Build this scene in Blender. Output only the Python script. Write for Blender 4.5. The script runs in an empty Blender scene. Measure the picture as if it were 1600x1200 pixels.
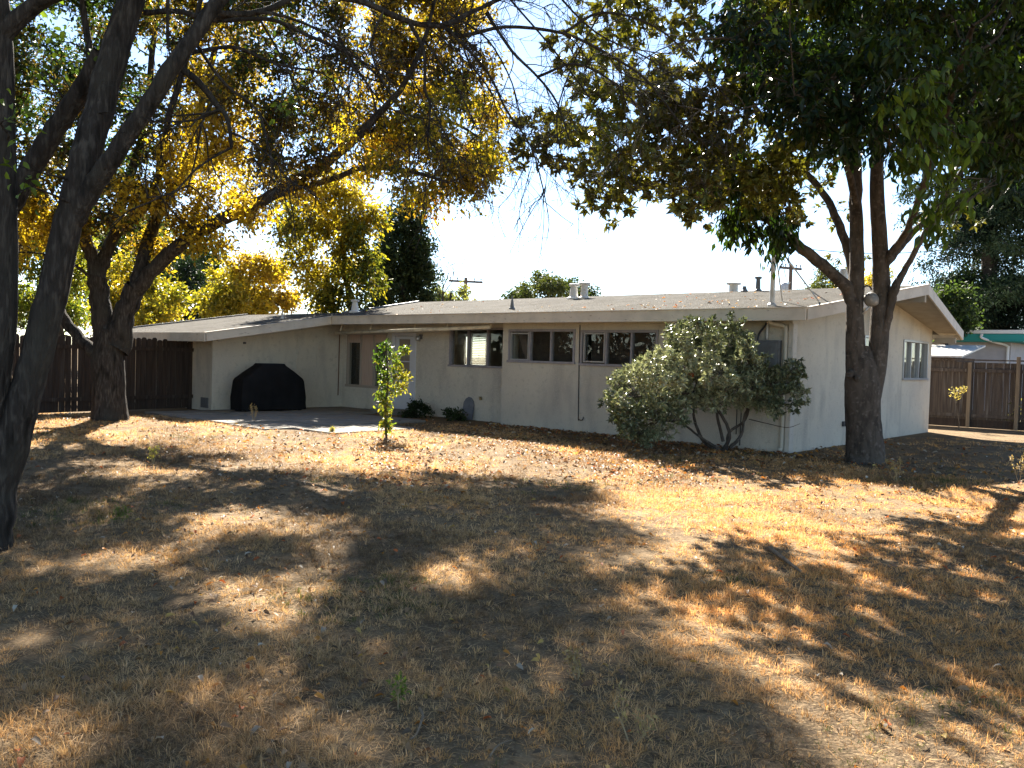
import bpy, math, random
import numpy as np
from mathutils import Matrix, Vector

# ---------------------------------------------------------------- camera, sky, sun, exposure
SC = bpy.context.scene
COL = SC.collection
F_PX, PITCH, ROLL, EYE = 1328.9, math.radians(1.75), math.radians(1.62), 1.55
_R = np.array([1, 0, 0.]); _F = np.array([0, math.cos(PITCH), -math.sin(PITCH)]); _U = np.array([0, math.sin(PITCH), math.cos(PITCH)])
CR = _R * math.cos(ROLL) + _U * math.sin(ROLL)
CU = _U * math.cos(ROLL) - _R * math.sin(ROLL)
cam_d = bpy.data.cameras.new('camera'); cam = bpy.data.objects.new('camera', cam_d); COL.objects.link(cam)
cam_d.sensor_width = 36; cam_d.lens = F_PX / 1600 * 36; cam_d.clip_end = 3000; cam_d.clip_start = .05
m = Matrix(((CR[0], CU[0], -_F[0], 0), (CR[1], CU[1], -_F[1], 0), (CR[2], CU[2], -_F[2], EYE), (0, 0, 0, 1)))
cam.matrix_world = m
SC.camera = cam

SUN_EL, SUN_AZ = math.radians(37), math.radians(9)      # sun ahead of the camera, a little to the left
to_sun = Vector((-math.sin(SUN_AZ) * math.cos(SUN_EL), math.cos(SUN_AZ) * math.cos(SUN_EL), math.sin(SUN_EL)))
W = bpy.data.worlds.new('World'); SC.world = W; W.use_nodes = True
wn = W.node_tree; bg = wn.nodes['Background']
sky = wn.nodes.new('ShaderNodeTexSky'); sky.sky_type = 'NISHITA'; sky.sun_disc = False
sky.sun_elevation = SUN_EL; sky.sun_rotation = -SUN_AZ; sky.air_density = .8; sky.dust_density = .1; sky.ozone_density = 1.5
wn.links.new(sky.outputs[0], bg.inputs[0]); bg.inputs[1].default_value = .05
sl = bpy.data.lights.new('sun', 'SUN'); sl.energy = 5.0; sl.angle = math.radians(.5); sl.color = (1, .93, .82)
so = bpy.data.objects.new('sun', sl); COL.objects.link(so)
so.rotation_euler = to_sun.to_track_quat('Z', 'Y').to_euler()
SC.view_settings.view_transform = 'Standard'; SC.view_settings.look = 'None'
SC.view_settings.exposure = 2.58; SC.view_settings.gamma = 1.0
SC.cycles.max_bounces = 7; SC.cycles.diffuse_bounces = 4; SC.cycles.transmission_bounces = 5
SC.cycles.transparent_max_bounces = 12; SC.cycles.use_denoising = True
SC.cycles.sample_clamp_indirect = 8

rng = np.random.default_rng(7); random.seed(7)

def at(px, py, Y):
    """point at forward distance Y seen at photo pixel (px, py)"""
    d = _F + CR * (px - 800) / F_PX - CU * (py - 600) / F_PX
    return np.array([0, 0, EYE]) + d * (Y / d[1])

def gat(px, py):
    d = _F + CR * (px - 800) / F_PX - CU * (py - 600) / F_PX
    return np.array([0, 0, EYE]) + d * (-EYE / d[2])

# ---------------------------------------------------------------- object helpers
def tag(o, label=None, cat=None, group=None, kind=None):
    if label: o['label'] = label
    if cat: o['category'] = cat
    if group: o['group'] = group
    if kind: o['kind'] = kind
    return o

def empty(name, loc=(0, 0, 0), rz=0, label=None, cat=None, group=None):
    o = bpy.data.objects.new(name, None); COL.objects.link(o)
    o.location = Vector(loc); o.rotation_euler = (0, 0, rz); o.empty_display_size = .2
    return tag(o, label, cat, group)

def link_mesh(name, me, mat, parent=None, smooth=False):
    o = bpy.data.objects.new(name, me); COL.objects.link(o)
    if mat: me.materials.append(mat)
    if parent: o.parent = parent
    if smooth: me.polygons.foreach_set('use_smooth', np.ones(len(me.polygons), dtype=bool))
    return o

def np_mesh(name, V, Fc, col=None, uv=None):
    """mesh from an (n,3) vertex array and an (m,k) face array"""
    V = np.ascontiguousarray(V, dtype=np.float32); Fc = np.ascontiguousarray(Fc, dtype=np.int32)
    me = bpy.data.meshes.new(name); k = Fc.shape[1]
    me.vertices.add(len(V)); me.vertices.foreach_set('co', V.ravel())
    me.loops.add(Fc.size); me.loops.foreach_set('vertex_index', Fc.ravel())
    me.polygons.add(len(Fc)); me.polygons.foreach_set('loop_start', np.arange(0, Fc.size, k, dtype=np.int32))
    if col is not None:
        a = me.attributes.new('Col', 'FLOAT_COLOR', 'POINT')
        a.data.foreach_set('color', np.c_[col, np.ones(len(col))].astype(np.float32).ravel())
    me.update(calc_edges=True)
    return me

class MB:
    """collects boxes, prisms and tubes into one mesh"""
    def __init__(s): s.v = []; s.f = []
    def add(s, vs, fs):
        o = len(s.v); s.v += [tuple(float(c) for c in v) for v in vs]; s.f += [tuple(i + o for i in f) for f in fs]; return s
    def box(s, x0, y0, z0, x1, y1, z1):
        return s.add([(x0,y0,z0),(x1,y0,z0),(x1,y1,z0),(x0,y1,z0),(x0,y0,z1),(x1,y0,z1),(x1,y1,z1),(x0,y1,z1)],
                     [(0,3,2,1),(4,5,6,7),(0,1,5,4),(1,2,6,5),(2,3,7,6),(3,0,4,7)])
    def hexa(s, b, t):
        return s.add(list(b) + list(t), [(0,3,2,1),(4,5,6,7),(0,1,5,4),(1,2,6,5),(2,3,7,6),(3,0,4,7)])
    def prism(s, poly, h):           # poly: 3d points, extruded by vector h
        n = len(poly); h = np.array(h); p = [np.array(q, float) for q in poly]
        return s.add(p + [q + h for q in p], [tuple(range(n - 1, -1, -1)), tuple(range(n, 2 * n))] + [(i, (i+1) % n, n + (i+1) % n, n + i) for i in range(n)])
    def beam(s, p, q, w, h, up=(0,0,1)):   # bar from p to q, w across, h upward (p, q on its bottom centre line)
        p, q, up = np.array(p, float), np.array(q, float), np.array(up, float)
        d = q - p; sd = np.cross(d, up); sd = sd / np.linalg.norm(sd) * w / 2; u = up * h
        return s.hexa([p - sd, q - sd, q + sd, p + sd], [p - sd + u, q - sd + u, q + sd + u, p + sd + u])
    def tube(s, pts, rad, sides=8, caps=True):
        v, f = tube_arrays(np.array(pts, float), rad, sides)
        fs = [tuple(x) for x in f]; n = len(v)
        if caps: fs += [tuple(range(sides - 1, -1, -1)), tuple(range(n - sides, n))]
        return s.add(v, fs)
    def lathe(s, c, prof, sides=16):      # prof: (radius, z)
        c = np.array(c, float); a = np.linspace(0, 2 * math.pi, sides, endpoint=False); vs = []
        for r, z in prof: vs += [c + np.array([r * math.cos(t), r * math.sin(t), z]) for t in a]
        fs = [(k*sides+i, k*sides+(i+1) % sides, (k+1)*sides+(i+1) % sides, (k+1)*sides+i) for k in range(len(prof)-1) for i in range(sides)]
        return s.add(vs, fs + [tuple(range(sides-1, -1, -1)), tuple(range((len(prof)-1)*sides, len(prof)*sides))])
    def build(s, name, mat, parent=None, smooth=False, bevel=0):
        me = bpy.data.meshes.new(name); me.from_pydata(s.v, [], s.f); me.update()
        o = link_mesh(name, me, mat, parent, smooth)
        if bevel:
            b = o.modifiers.new('bevel', 'BEVEL'); b.width = bevel; b.segments = 2; b.limit_method = 'ANGLE'
        return o

def tube_arrays(P, rad, sides):
    n = len(P); rad = np.broadcast_to(np.asarray(rad, float), (n,))
    T = np.gradient(P, axis=0); T /= np.linalg.norm(T, axis=1)[:, None] + 1e-9
    d = P[-1] - P[0]; ref = np.array([1., .13, .07]) if abs(d[0]) < .7 * np.linalg.norm(d) else np.array([.1, .2, 1.])
    A = np.cross(T, ref); A /= np.linalg.norm(A, axis=1)[:, None] + 1e-9
    B = np.cross(T, A)
    t = np.linspace(0, 2 * math.pi, sides, endpoint=False)
    V = P[:, None, :] + rad[:, None, None] * (np.cos(t)[None, :, None] * A[:, None, :] + np.sin(t)[None, :, None] * B[:, None, :])
    i = np.arange(n - 1)[:, None] * sides; j = np.arange(sides)[None, :]; k = (j + 1) % sides
    Fq = np.stack([i + j, i + k, i + sides + k, i + sides + j], -1).reshape(-1, 4)
    return V.reshape(-1, 3), Fq

def spline(P, n):
    """Catmull-Rom through P, about n points per span"""
    P = np.array(P, float)
    if len(P) == 2: return P[0] + (P[1] - P[0]) * np.linspace(0, 1, n + 1)[:, None]
    Q = np.vstack([2 * P[0] - P[1], P, 2 * P[-1] - P[-2]]); out = []
    for i in range(1, len(Q) - 2):
        t = np.linspace(0, 1, n, endpoint=False)[:, None]
        a, b, c, d = Q[i-1], Q[i], Q[i+1], Q[i+2]
        out.append(.5 * (2*b + (c-a)*t + (2*a-5*b+4*c-d)*t**2 + (3*b-a-3*c+d)*t**3))
    return np.vstack(out + [P[-1:]])

# ---------------------------------------------------------------- materials
def mat(name, col, rough=.8, spec=.3, noise=None, bump=None, metal=0, stain=None):
    """noise: list of (scale, colour, low, high) mixes over the base; bump: (scale, strength)"""
    M = bpy.data.materials.new(name); M.use_nodes = True; nt = M.node_tree; N = nt.nodes; L = nt.links
    p = N['Principled BSDF']; p.inputs['Roughness'].default_value = rough; p.inputs['Metallic'].default_value = metal
    p.inputs['Specular IOR Level'].default_value = spec
    tc = N.new('ShaderNodeTexCoord')
    rgb = N.new('ShaderNodeRGB'); rgb.outputs[0].default_value = (*col, 1); cur = rgb.outputs[0]
    for sc, c, lo, hi, *st in (noise or []):
        mp = N.new('ShaderNodeMapping'); mp.inputs['Scale'].default_value = st[0] if st else (1, 1, 1); L.new(tc.outputs['Object'], mp.inputs[0])
        t = N.new('ShaderNodeTexNoise'); t.inputs['Scale'].default_value = sc; t.inputs['Detail'].default_value = 6; L.new(mp.outputs[0], t.inputs[0])
        r = N.new('ShaderNodeMapRange'); r.inputs[1].default_value = lo; r.inputs[2].default_value = hi; L.new(t.outputs[0], r.inputs[0])
        x = N.new('ShaderNodeMix'); x.data_type = 'RGBA'; L.new(r.outputs[0], x.inputs[0]); L.new(cur, x.inputs[6]); x.inputs[7].default_value = (*c, 1)
        cur = x.outputs[2]
    L.new(cur, p.inputs['Base Color'])
    if bump:
        mp = N.new('ShaderNodeMapping'); mp.inputs['Scale'].default_value = bump[2] if len(bump) > 2 else (1, 1, 1); L.new(tc.outputs['Object'], mp.inputs[0])
        t = N.new('ShaderNodeTexNoise'); t.inputs['Scale'].default_value = bump[0]; t.inputs['Detail'].default_value = 8; L.new(mp.outputs[0], t.inputs[0])
        b = N.new('ShaderNodeBump'); b.inputs['Strength'].default_value = bump[1]; b.inputs['Distance'].default_value = .02
        L.new(t.outputs[0], b.inputs['Height']); L.new(b.outputs[0], p.inputs['Normal'])
    return M

def leaf_mat(name, trans=.45, rough=.45, spec=.35, tint=(1.5, 1.45, .7)):
    M = bpy.data.materials.new(name); M.use_nodes = True; nt = M.node_tree; N = nt.nodes; L = nt.links
    p = N['Principled BSDF']; p.inputs['Roughness'].default_value = rough; p.inputs['Specular IOR Level'].default_value = spec
    a = N.new('ShaderNodeAttribute'); a.attribute_name = 'Col'; L.new(a.outputs['Color'], p.inputs['Base Color'])
    v = N.new('ShaderNodeMix'); v.data_type = 'RGBA'; v.blend_type = 'MULTIPLY'; v.inputs[0].default_value = 1; L.new(a.outputs['Color'], v.inputs[6]); v.inputs[7].default_value = (*tint, 1)
    t = N.new('ShaderNodeBsdfTranslucent'); L.new(v.outputs[2], t.inputs[0])
    x = N.new('ShaderNodeMixShader'); x.inputs[0].default_value = trans; L.new(p.outputs[0], x.inputs[1]); L.new(t.outputs[0], x.inputs[2])
    L.new(x.outputs[0], N['Material Output'].inputs[0])
    return M

def glass_mat(name, tint=(.88, .90, .89), refl=1.0):
    M = bpy.data.materials.new(name); M.use_nodes = True; nt = M.node_tree; N = nt.nodes; L = nt.links
    N.remove(N['Principled BSDF'])
    t = N.new('ShaderNodeBsdfTransparent'); t.inputs[0].default_value = (*tint, 1)
    g = N.new('ShaderNodeBsdfGlossy'); g.inputs['Roughness'].default_value = .015
    lw = N.new('ShaderNodeLayerWeight'); lw.inputs[0].default_value = .5; pw = N.new('ShaderNodeMath'); pw.operation = 'POWER'; pw.inputs[1].default_value = 4; L.new(lw.outputs['Facing'], pw.inputs[0])
    f = N.new('ShaderNodeMapRange'); f.inputs[3].default_value = .04; f.inputs[4].default_value = .8; L.new(pw.outputs[0], f.inputs[0])
    x = N.new('ShaderNodeMixShader'); L.new(f.outputs[0], x.inputs[0]); L.new(t.outputs[0], x.inputs[1]); L.new(g.outputs[0], x.inputs[2])
    # slightly uneven old glass
    tc = N.new('ShaderNodeTexCoord'); ns = N.new('ShaderNodeTexNoise'); ns.inputs['Scale'].default_value = 1.7; L.new(tc.outputs['Object'], ns.inputs[0])
    b = N.new('ShaderNodeBump'); b.inputs['Strength'].default_value = .06; b.inputs['Distance'].default_value = .05; L.new(ns.outputs[0], b.inputs['Height']); L.new(b.outputs[0], g.inputs['Normal'])
    L.new(x.outputs[0], N['Material Output'].inputs[0])
    return M

ST = (1, 1, .35)
M_STUCCO = mat('stucco', (.65, .59, .475), .92, .1, [(.9, (.55, .50, .415), .35, .68), (2.2, (.40, .365, .31), .52, .76, (1, 1, .3)), (9, (.49, .445, .36), .56, .72), (50, (.73, .67, .56), .5, .75)], (90, .9))
M_FASCIA = mat('painted_trim', (.58, .53, .455), .7, .3, [(3, (.47, .43, .37), .45, .7), (9, (.24, .20, .165), .63, .76, (1, 1, 3))], (40, .15))
M_SOFFIT = mat('soffit_boards', (.40, .36, .29), .8, .2, [(4, (.34, .30, .24), .4, .7)], (30, .2))
M_GRAVEL = mat('roof_gravel', (.085, .079, .068), .97, .05, [(120, (.13, .12, .105), .5, .7), (70, (.04, .036, .03), .52, .72), (1.3, (.06, .054, .044), .4, .65), (5, (.105, .098, .085), .6, .8)], (160, .9))
M_DARKWOOD = mat('dark_wood', (.10, .075, .055), .85, .2, [(6, (.07, .05, .04), .4, .7)])
M_WINFRAME = mat('window_frame_paint', (.30, .28, .29), .55, .4, [(8, (.24, .22, .23), .45, .7)])
M_ALU = mat('aluminium_frame', (.42, .42, .42), .4, .5, None, None, .6)
M_GLASS = glass_mat('window_glass')
M_ROOM = mat('room_wall', (.25, .22, .19), .9, .1)
M_BLIND = mat('blind_slat', (.85, .83, .78), .5, .3)
_n = M_BLIND.node_tree; _t = _n.nodes.new('ShaderNodeBsdfTranslucent'); _t.inputs[0].default_value = (.85, .82, .75, 1); _x = _n.nodes.new('ShaderNodeMixShader'); _x.inputs[0].default_value = .30
_n.links.new(_n.nodes['Principled BSDF'].outputs[0], _x.inputs[1]); _n.links.new(_t.outputs[0], _x.inputs[2]); _n.links.new(_x.outputs[0], _n.nodes['Material Output'].inputs[0])
M_DOOR = mat('white_door_paint', (.58, .58, .60), .5, .4, [(5, (.58, .58, .58), .5, .75)])
M_PINK = mat('curtain_panel', (.50, .37, .29), .85, .1, [(4, (.42, .31, .24), .4, .7, (8, 8, .5))])
M_AWNING = mat('awning_canvas', (.74, .66, .50), .8, .2, [(5, (.5, .44, .33), .45, .7)])
M_GALV = mat('galvanised_metal', (.55, .54, .52), .5, .5, [(7, (.42, .39, .34), .45, .7)], None, .35)
M_VENT = mat('vent_paint', (.72, .70, .66), .6, .3, [(12, (.45, .38, .3), .6, .75)])
M_GREYMETAL = mat('grey_metal', (.16, .165, .17), .5, .5, [(10, (.12, .12, .12), .4, .7)])
M_DARKMETAL = mat('dark_metal', (.05, .05, .055), .5, .5)
M_CABLE = mat('cable_black', (.03, .03, .03), .6, .3)
M_COVER = mat('black_cover_vinyl', (.008, .008, .009), .75, .12, [(3, (.013, .013, .014), .4, .7)], (4, 1.0, (1.6, 1.6, .5)))
M_FENCE = mat('fence_redwood', (.056, .041, .033), .9, .1, [(3, (.034, .026, .022), .4, .65, (6, 6, .4)), (2, (.085, .07, .06), .55, .75, (9, 9, .3))], (14, .4, (6, 6, .5)))
M_FENCER = mat('fence_weathered', (.095, .075, .061), .9, .1, [(3, (.055, .043, .037), .4, .65, (6, 6, .4)), (2, (.16, .14, .12), .55, .7, (9, 9, .3))], (14, .4, (6, 6, .5)))
M_POSTW = mat('post_wood', (.22, .165, .11), .9, .1, [(4, (.15, .11, .075), .4, .7, (4, 4, .5))])
M_CONC = mat('concrete', (.22, .20, .17), .92, .1, [(3, (.16, .145, .12), .4, .7), (40, (.28, .26, .23), .5, .75)], (60, .3))
M_BARK = mat('bark_grey_brown', (.040, .034, .029), .95, .1, [(9, (.085, .074, .062), .48, .66, (3.5, 3.5, .7)), (4, (.016, .014, .012), .5, .7, (3, 3, .8)), (1.5, (.055, .05, .04), .5, .7)], (14, 1.6, (4, 4, .7)))
M_BARK2 = mat('bark_smooth_grey', (.10, .083, .068), .92, .1, [(6, (.055, .046, .038), .42, .62, (2.2, 2.2, .7)), (16, (.17, .145, .12), .55, .72), (1.6, (.12, .10, .08), .5, .7)], (16, 1.5, (3.2, 3.2, .8)))
M_LEAF = leaf_mat('leaf', .48)
M_LEAFG = leaf_mat('leaf_glossy', .30, .38, .28, (1.7, 1.7, .6))
M_LEAFY = leaf_mat('leaf_yellow', .55, .5, .25, (1.6, 1.45, .6))
M_LEAFB = leaf_mat('leaf_waxy', .16, .34, .5, (1.15, 1.15, .8))
M_LEAFM = leaf_mat('leaf_leathery', .22, .35, .45, (1.6, 1.35, .5))
M_LEAFD = leaf_mat('leaf_dense', .25, .6, .2)
M_DRY = leaf_mat('dry_blade', .35, .7, .15, (1.25, 1.1, .8))
M_LITTER = leaf_mat('litter_leaf', .2, .62, .18, (1.3, 1, .7))

# ---------------------------------------------------------------- ground
HROT = math.radians(48.215); HC = np.array([4.949, 15.128])
_c, _s = math.cos(HROT), math.sin(HROT)
def to_house(X, Y):
    dx, dy = X - HC[0], Y - HC[1]
    return _c * dx + _s * dy, -_s * dx + _c * dy
def to_world(x, y, z=0.): return np.array([HC[0] + _c * x - _s * y, HC[1] + _s * x + _c * y, z])

def hgt(X, Y):
    a = .030 * np.sin(.9 * X + .3 * Y + 1) * np.sin(.7 * Y - .4 * X) + .012 * np.sin(2.3 * X + 1.1 * Y) * np.sin(1.9 * Y - 1.3 * X + 2) + .006 * np.sin(5.1 * X + .6) * np.sin(4.7 * Y)
    hx, hy = to_house(X, Y)
    d = np.minimum(np.clip((-hx - .2) / 2.5, 0, 1), np.clip(np.hypot(X, Y) / 2, 0, 1))
    p = np.clip(np.maximum(np.maximum(-5.5 - hx, hx - .6), np.maximum(6.6 - hy, hy - 14)) / 1.2, 0, 1)
    return a * np.maximum(d, .0) * p - .012

gx = np.concatenate([-np.geomspace(900, 14, 40), np.linspace(-13.9, 15, 230), np.geomspace(15.2, 900, 40)])
gy = np.concatenate([-np.geomspace(900, 3, 40), np.linspace(-2.9, 22, 220), np.geomspace(22.2, 1500, 45)])
GX, GY = np.meshgrid(gx, gy); GV = np.stack([GX, GY, hgt(GX, GY)], -1).reshape(-1, 3)
nx, ny = len(gx), len(gy); ii = (np.arange(ny - 1)[:, None] * nx + np.arange(nx - 1)[None, :]).ravel()
GF = np.stack([ii, ii + 1, ii + nx + 1, ii + nx], -1)
M_GROUND = mat('dry_lawn_soil', (.16, .112, .065), .97, .05, [(.7, (.12, .085, .052), .42, .62), (2.4, (.23, .16, .09), .5, .7), (14, (.08, .057, .037), .5, .7), (60, (.32, .23, .13), .54, .72)], (45, 1.0))
tag(link_mesh('ground', np_mesh('ground', GV, GF), M_GROUND, smooth=True), 'dry brown lawn ground of the back yard', 'ground', kind='structure')

# concrete patio: separate slabs in one sheet, in house coordinates
mb = MB(); r = random.Random(3)
xs = [-5.35, -3.95, -2.5, -1.05, .43]; ys = [6.95, 8.35, 9.75, 11.2, 12.5, 13.55]
for i in range(4):
    for j in range(5):
        if (i == 3 and j < 3) or (i == 2 and j < 1): continue
        if i == 0 and j == 0: x0 = -4.75
        else: x0 = xs[i]
        z = .022 + r.uniform(-.008, .012); g = .012
        P = [to_world(a, b) for a, b in ((x0 + g, ys[j] + g), (xs[i+1] - g, ys[j] + g), (xs[i+1] - g, ys[j+1] - g), (x0 + g, ys[j+1] - g))]
        mb.hexa([p + np.array([0, 0, -.08]) for p in P], [p + np.array([0, 0, z + r.uniform(0, .006)]) for p in P])
tag(mb.build('patio', M_CONC, None, bevel=.008), 'old concrete slab patio at the house corner', 'patio', kind='structure')

def on_patio(X, Y):
    x, y = to_house(X, Y)
    return (x > -5.2) & (x < .5) & (y > 7.1) & (y < 13.6) & ~((x > -1.05) & (y < 11.2)) & ~((x > -2.5) & (y < 8.35)) & ~((x < -4.6) & (y < 7.6))
def in_house(X, Y):
    x, y = to_house(X, Y)
    return ((x > .02) & (x < 8.3) & (y > 0) & (y < 13.6)) | ((x > -3.6) & (x < 5) & (y > 13.6))

# ---------------------------------------------------------------- the house (local frame: x into the house, y to the far left)
ZE, TF, SL, RO, XR, YL, W_ = 2.323, .203, .159, .664, 4.154, 13.6, 8.29
def zroof(x): return ZE + TF + SL * (x + RO) if x <= XR else ZE + TF + SL * (2 * XR + RO - x)
BX, WX = .45, -3.6
house = empty('ranch_house', to_world(0, 0), HROT, 'low cream stucco ranch house with gravel roof behind the dry lawn', 'house')

def wall(name, p0, p1, n, holes, top=None, th=.14, m=M_STUCCO, zb=-.05, parent=house):
    """wall from p0 to p1 (2d), n = inward normal; holes (a0,a1,z0,z1) along the wall; top(x,y)->z"""
    p0, p1, n = np.array(p0, float), np.array(p1, float), np.array(n, float); Ln = np.linalg.norm(p1 - p0); d = (p1 - p0) / Ln
    top = top or (lambda x, y: zroof(x) - .075)
    cuts = sorted({0., Ln, *[h[0] for h in holes], *[h[1] for h in holes]}); b = MB()
    if abs(d[0]) > .5:
        for x in (XR,):
            a = (x - p0[0]) / d[0]
            if 0 < a < Ln: cuts = sorted(set(cuts) | {a})
    for a, c in zip(cuts[:-1], cuts[1:]):
        mid = (a + c) / 2; hs = sorted([h for h in holes if h[0] <= mid <= h[1]], key=lambda h: h[2])
        segs = []; z = zb
        for h in hs: segs.append((z, h[2])); z = h[3]
        segs.append((z, None))
        for z0, z1 in segs:
            q = [p0 + d * a, p0 + d * c, p0 + d * c + n * th, p0 + d * a + n * th]
            t = [z1 if z1 is not None else top(*k) for k in q]
            b.hexa([(k[0], k[1], z0) for k in q], [(k[0], k[1], zz) for k, zz in zip(q, t)])
    return b.build(name, m, parent)

flat = None
wall('wall', (0, 0), (0, 6.96), (1, 0), [(2.79, 4.66, 1.47, 2.15), (4.87, 6.74, 1.49, 2.17)], flat)
wall('wall', (0.14, 6.96), (BX, 6.96), (0, -1), [], flat)
wall('wall', (BX, 6.96), (BX, YL), (1, 0), [(.24, 2.20, 1.33, 2.23), (3.55, 4.40, .06, 2.12), (4.72, 6.42, .66, 2.10)])
wall('wall', (WX, YL), (BX + .14, YL), (0, 1), [])
wall('wall', (WX, YL + .14), (WX, 18.6), (1, 0), [], lambda x, y: zroof(x) - .075)
wall('wall', (.14, 0), (W_ - .14, 0), (0, 1), [(3.45, 4.72, 1.55, 2.2), (5.98, 7.78, 1.33, 2.2)])
wall('wall', (W_, 0), (W_, YL), (-1, 0), [], flat)
wall('wall', (4.9, YL), (W_ - .14, YL), (0, -1), [(.35, 1.52, 1.28, 2.22)])
wall('wall', (WX + .14, 18.6), (4.9, 18.6), (0, -1), [], lambda x, y: 2.1)
wall('wall', (4.9, YL + .14), (4.9, 18.6), (-1, 0), [], flat)
wall('partition', (.2, 6.96), (W_ - .14, 6.96), (0, .1), [], lambda x, y: zroof(x) - .1, m=M_ROOM)
b = MB(); b.box(.6, 7.0, -.01, 8.1, 13.5, .06); b.box(.16, .16, -.01, 8.1, 6.9, .06); b.build('room_floor', M_ROOM, house)

# roof: two pitches of the main gable with pointed (prow) ends, and the lower wing continuing the near slope
def slab(b, poly, th=.07):
    b.prism([(x, y, zroof(x) - th) for x, y in poly], (0, 0, th))
G0, G1, YW = -.504, -1.009, 12.64
b = MB()
slab(b, [(-RO, G0), (XR, G1), (XR, 14.5), (BX, 13.62), (BX, YW), (-RO, YW)])
b.prism([(x, y, zroof(x) - .07) for x, y in ((XR, G1), (2 * XR + RO, G0), (2 * XR + RO, 13.65), (XR, 14.5))], (0, 0, .07))
wz = zroof(.6)
b.prism([(x, y, zroof(x) - .07) for x, y in ((-4.33, YW), (-RO - .002, YW), (BX - .002, YW + .01), (BX - .002, 13.625), (.6, 13.66), (.6, 19.0), (-4.33, 19.0))], (0, 0, .07))
b.prism([(.6, 13.66, wz - .07), (5.4, 13.9, wz - .75), (5.4, 19.0, wz - .75), (.6, 19.0, wz - .07)], (0, 0, .07))
roof = b.build('roof', M_GRAVEL, house)

def fascia(p, q, h=TF + .005, w=.04, drop=TF):
    z0, z1 = zroof(p[0]), zroof(q[0])
    bb = MB(); bb.beam((p[0], p[1], z0 - drop), (q[0], q[1], z1 - drop), w, h + .012); return bb.build('fascia', M_FASCIA, roof, bevel=.004)
e = .022
fascia((-RO - e, G0 - e), (-RO - e, YW - .02))
fascia((-RO + e, G0 - e), (XR, G1 - e))
fascia((XR + .003, G1 - e), (2 * XR + RO, G0 - e))
fascia((-RO - .05, YW - e), (-4.33 + e, YW - e))
fascia((-4.33 - e, YW - .045), (-4.33 - e, 19.0))
fascia((2 * XR + RO + e, G0), (2 * XR + RO + e, 13.6))
for p, q in (((XR - .02, 14.53), (BX, 13.66)), ((.6, 19.02), (-4.3, 19.02))):
    bb = MB(); bb.beam((p[0], p[1], zroof(p[0]) - .12), (q[0], q[1], zroof(q[0]) - .12), .05, .165); bb.build('edge_flashing', M_GREYMETAL, roof)
# metal drip edge on the main eave and rake
bb = MB(); bb.beam((-RO - .035, G0 - .05, ZE + TF + .006), (-RO - .035, YW, ZE + TF + .006), .07, .014)
bb.beam((-RO, G0 - .042, zroof(-RO) + .008), (XR, G1 - .042, zroof(XR) + .008), .07, .014)
bb.beam((-RO, YW - .035, zroof(-RO) + .008), (-4.36, YW - .035, zroof(-4.36) + .008), .07, .014); bb.build('drip_edge', M_FASCIA, roof)
# soffits, rafters and ridge beam
b = MB()
b.prism([(x, y, zroof(x) - .095) for x, y in ((-RO + .05, G0 + .02), (XR - .06, G1 + .03), (XR - .06, -.003), (-RO + .05, -.003))], (0, 0, .02))
b.prism([(x, y, zroof(x) - .095) for x, y in ((XR + .06, G1 + .03), (2 * XR + RO - .05, G0 + .02), (2 * XR + RO - .05, -.003), (XR + .06, -.003))], (0, 0, .02))
b.build('soffit', M_SOFFIT, roof)
b = MB(); b.box(XR - .05, G1 + .01, zroof(XR) - .36, XR + .05, 0, zroof(XR) - .10); b.build('ridge_beam', M_SOFFIT, roof, bevel=.005)
b = MB(); b.box(2 * XR + .18, G0 + .02, ZE - .10, 2 * XR + .28, 0, ZE + .04); b.build('plate_beam', M_SOFFIT, roof, bevel=.005)
for i in range(17):
    y = .35 + i * .75
    if y > 12.5: break
    b = MB(); xe = (0 if y < 6.96 else BX)
    b.hexa([(-RO + .03, y, zroof(-RO) - .2), (xe - .004, y, zroof(xe) - .2), (xe - .004, y + .05, zroof(xe) - .2), (-RO + .03, y + .05, zroof(-RO) - .2)],
           [(-RO + .03, y, zroof(-RO) - .075), (xe - .004, y, zroof(xe) - .075), (xe - .004, y + .05, zroof(xe) - .075), (-RO + .03, y + .05, zroof(-RO) - .075)])
    b.build('rafter', M_SOFFIT, roof)
b = MB(); b.hexa([(x, y, zroof(x) - .30) for x, y in ((-3.5, YL - .09), (-.3, YL - .09), (-.3, YL - .004), (-3.5, YL - .004))], [(x, y, zroof(x) - .18) for x, y in ((-3.5, YL - .09), (-.3, YL - .09), (-.3, YL - .004), (-3.5, YL - .004))])
b.build('wall_trim', M_FASCIA, house)

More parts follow.
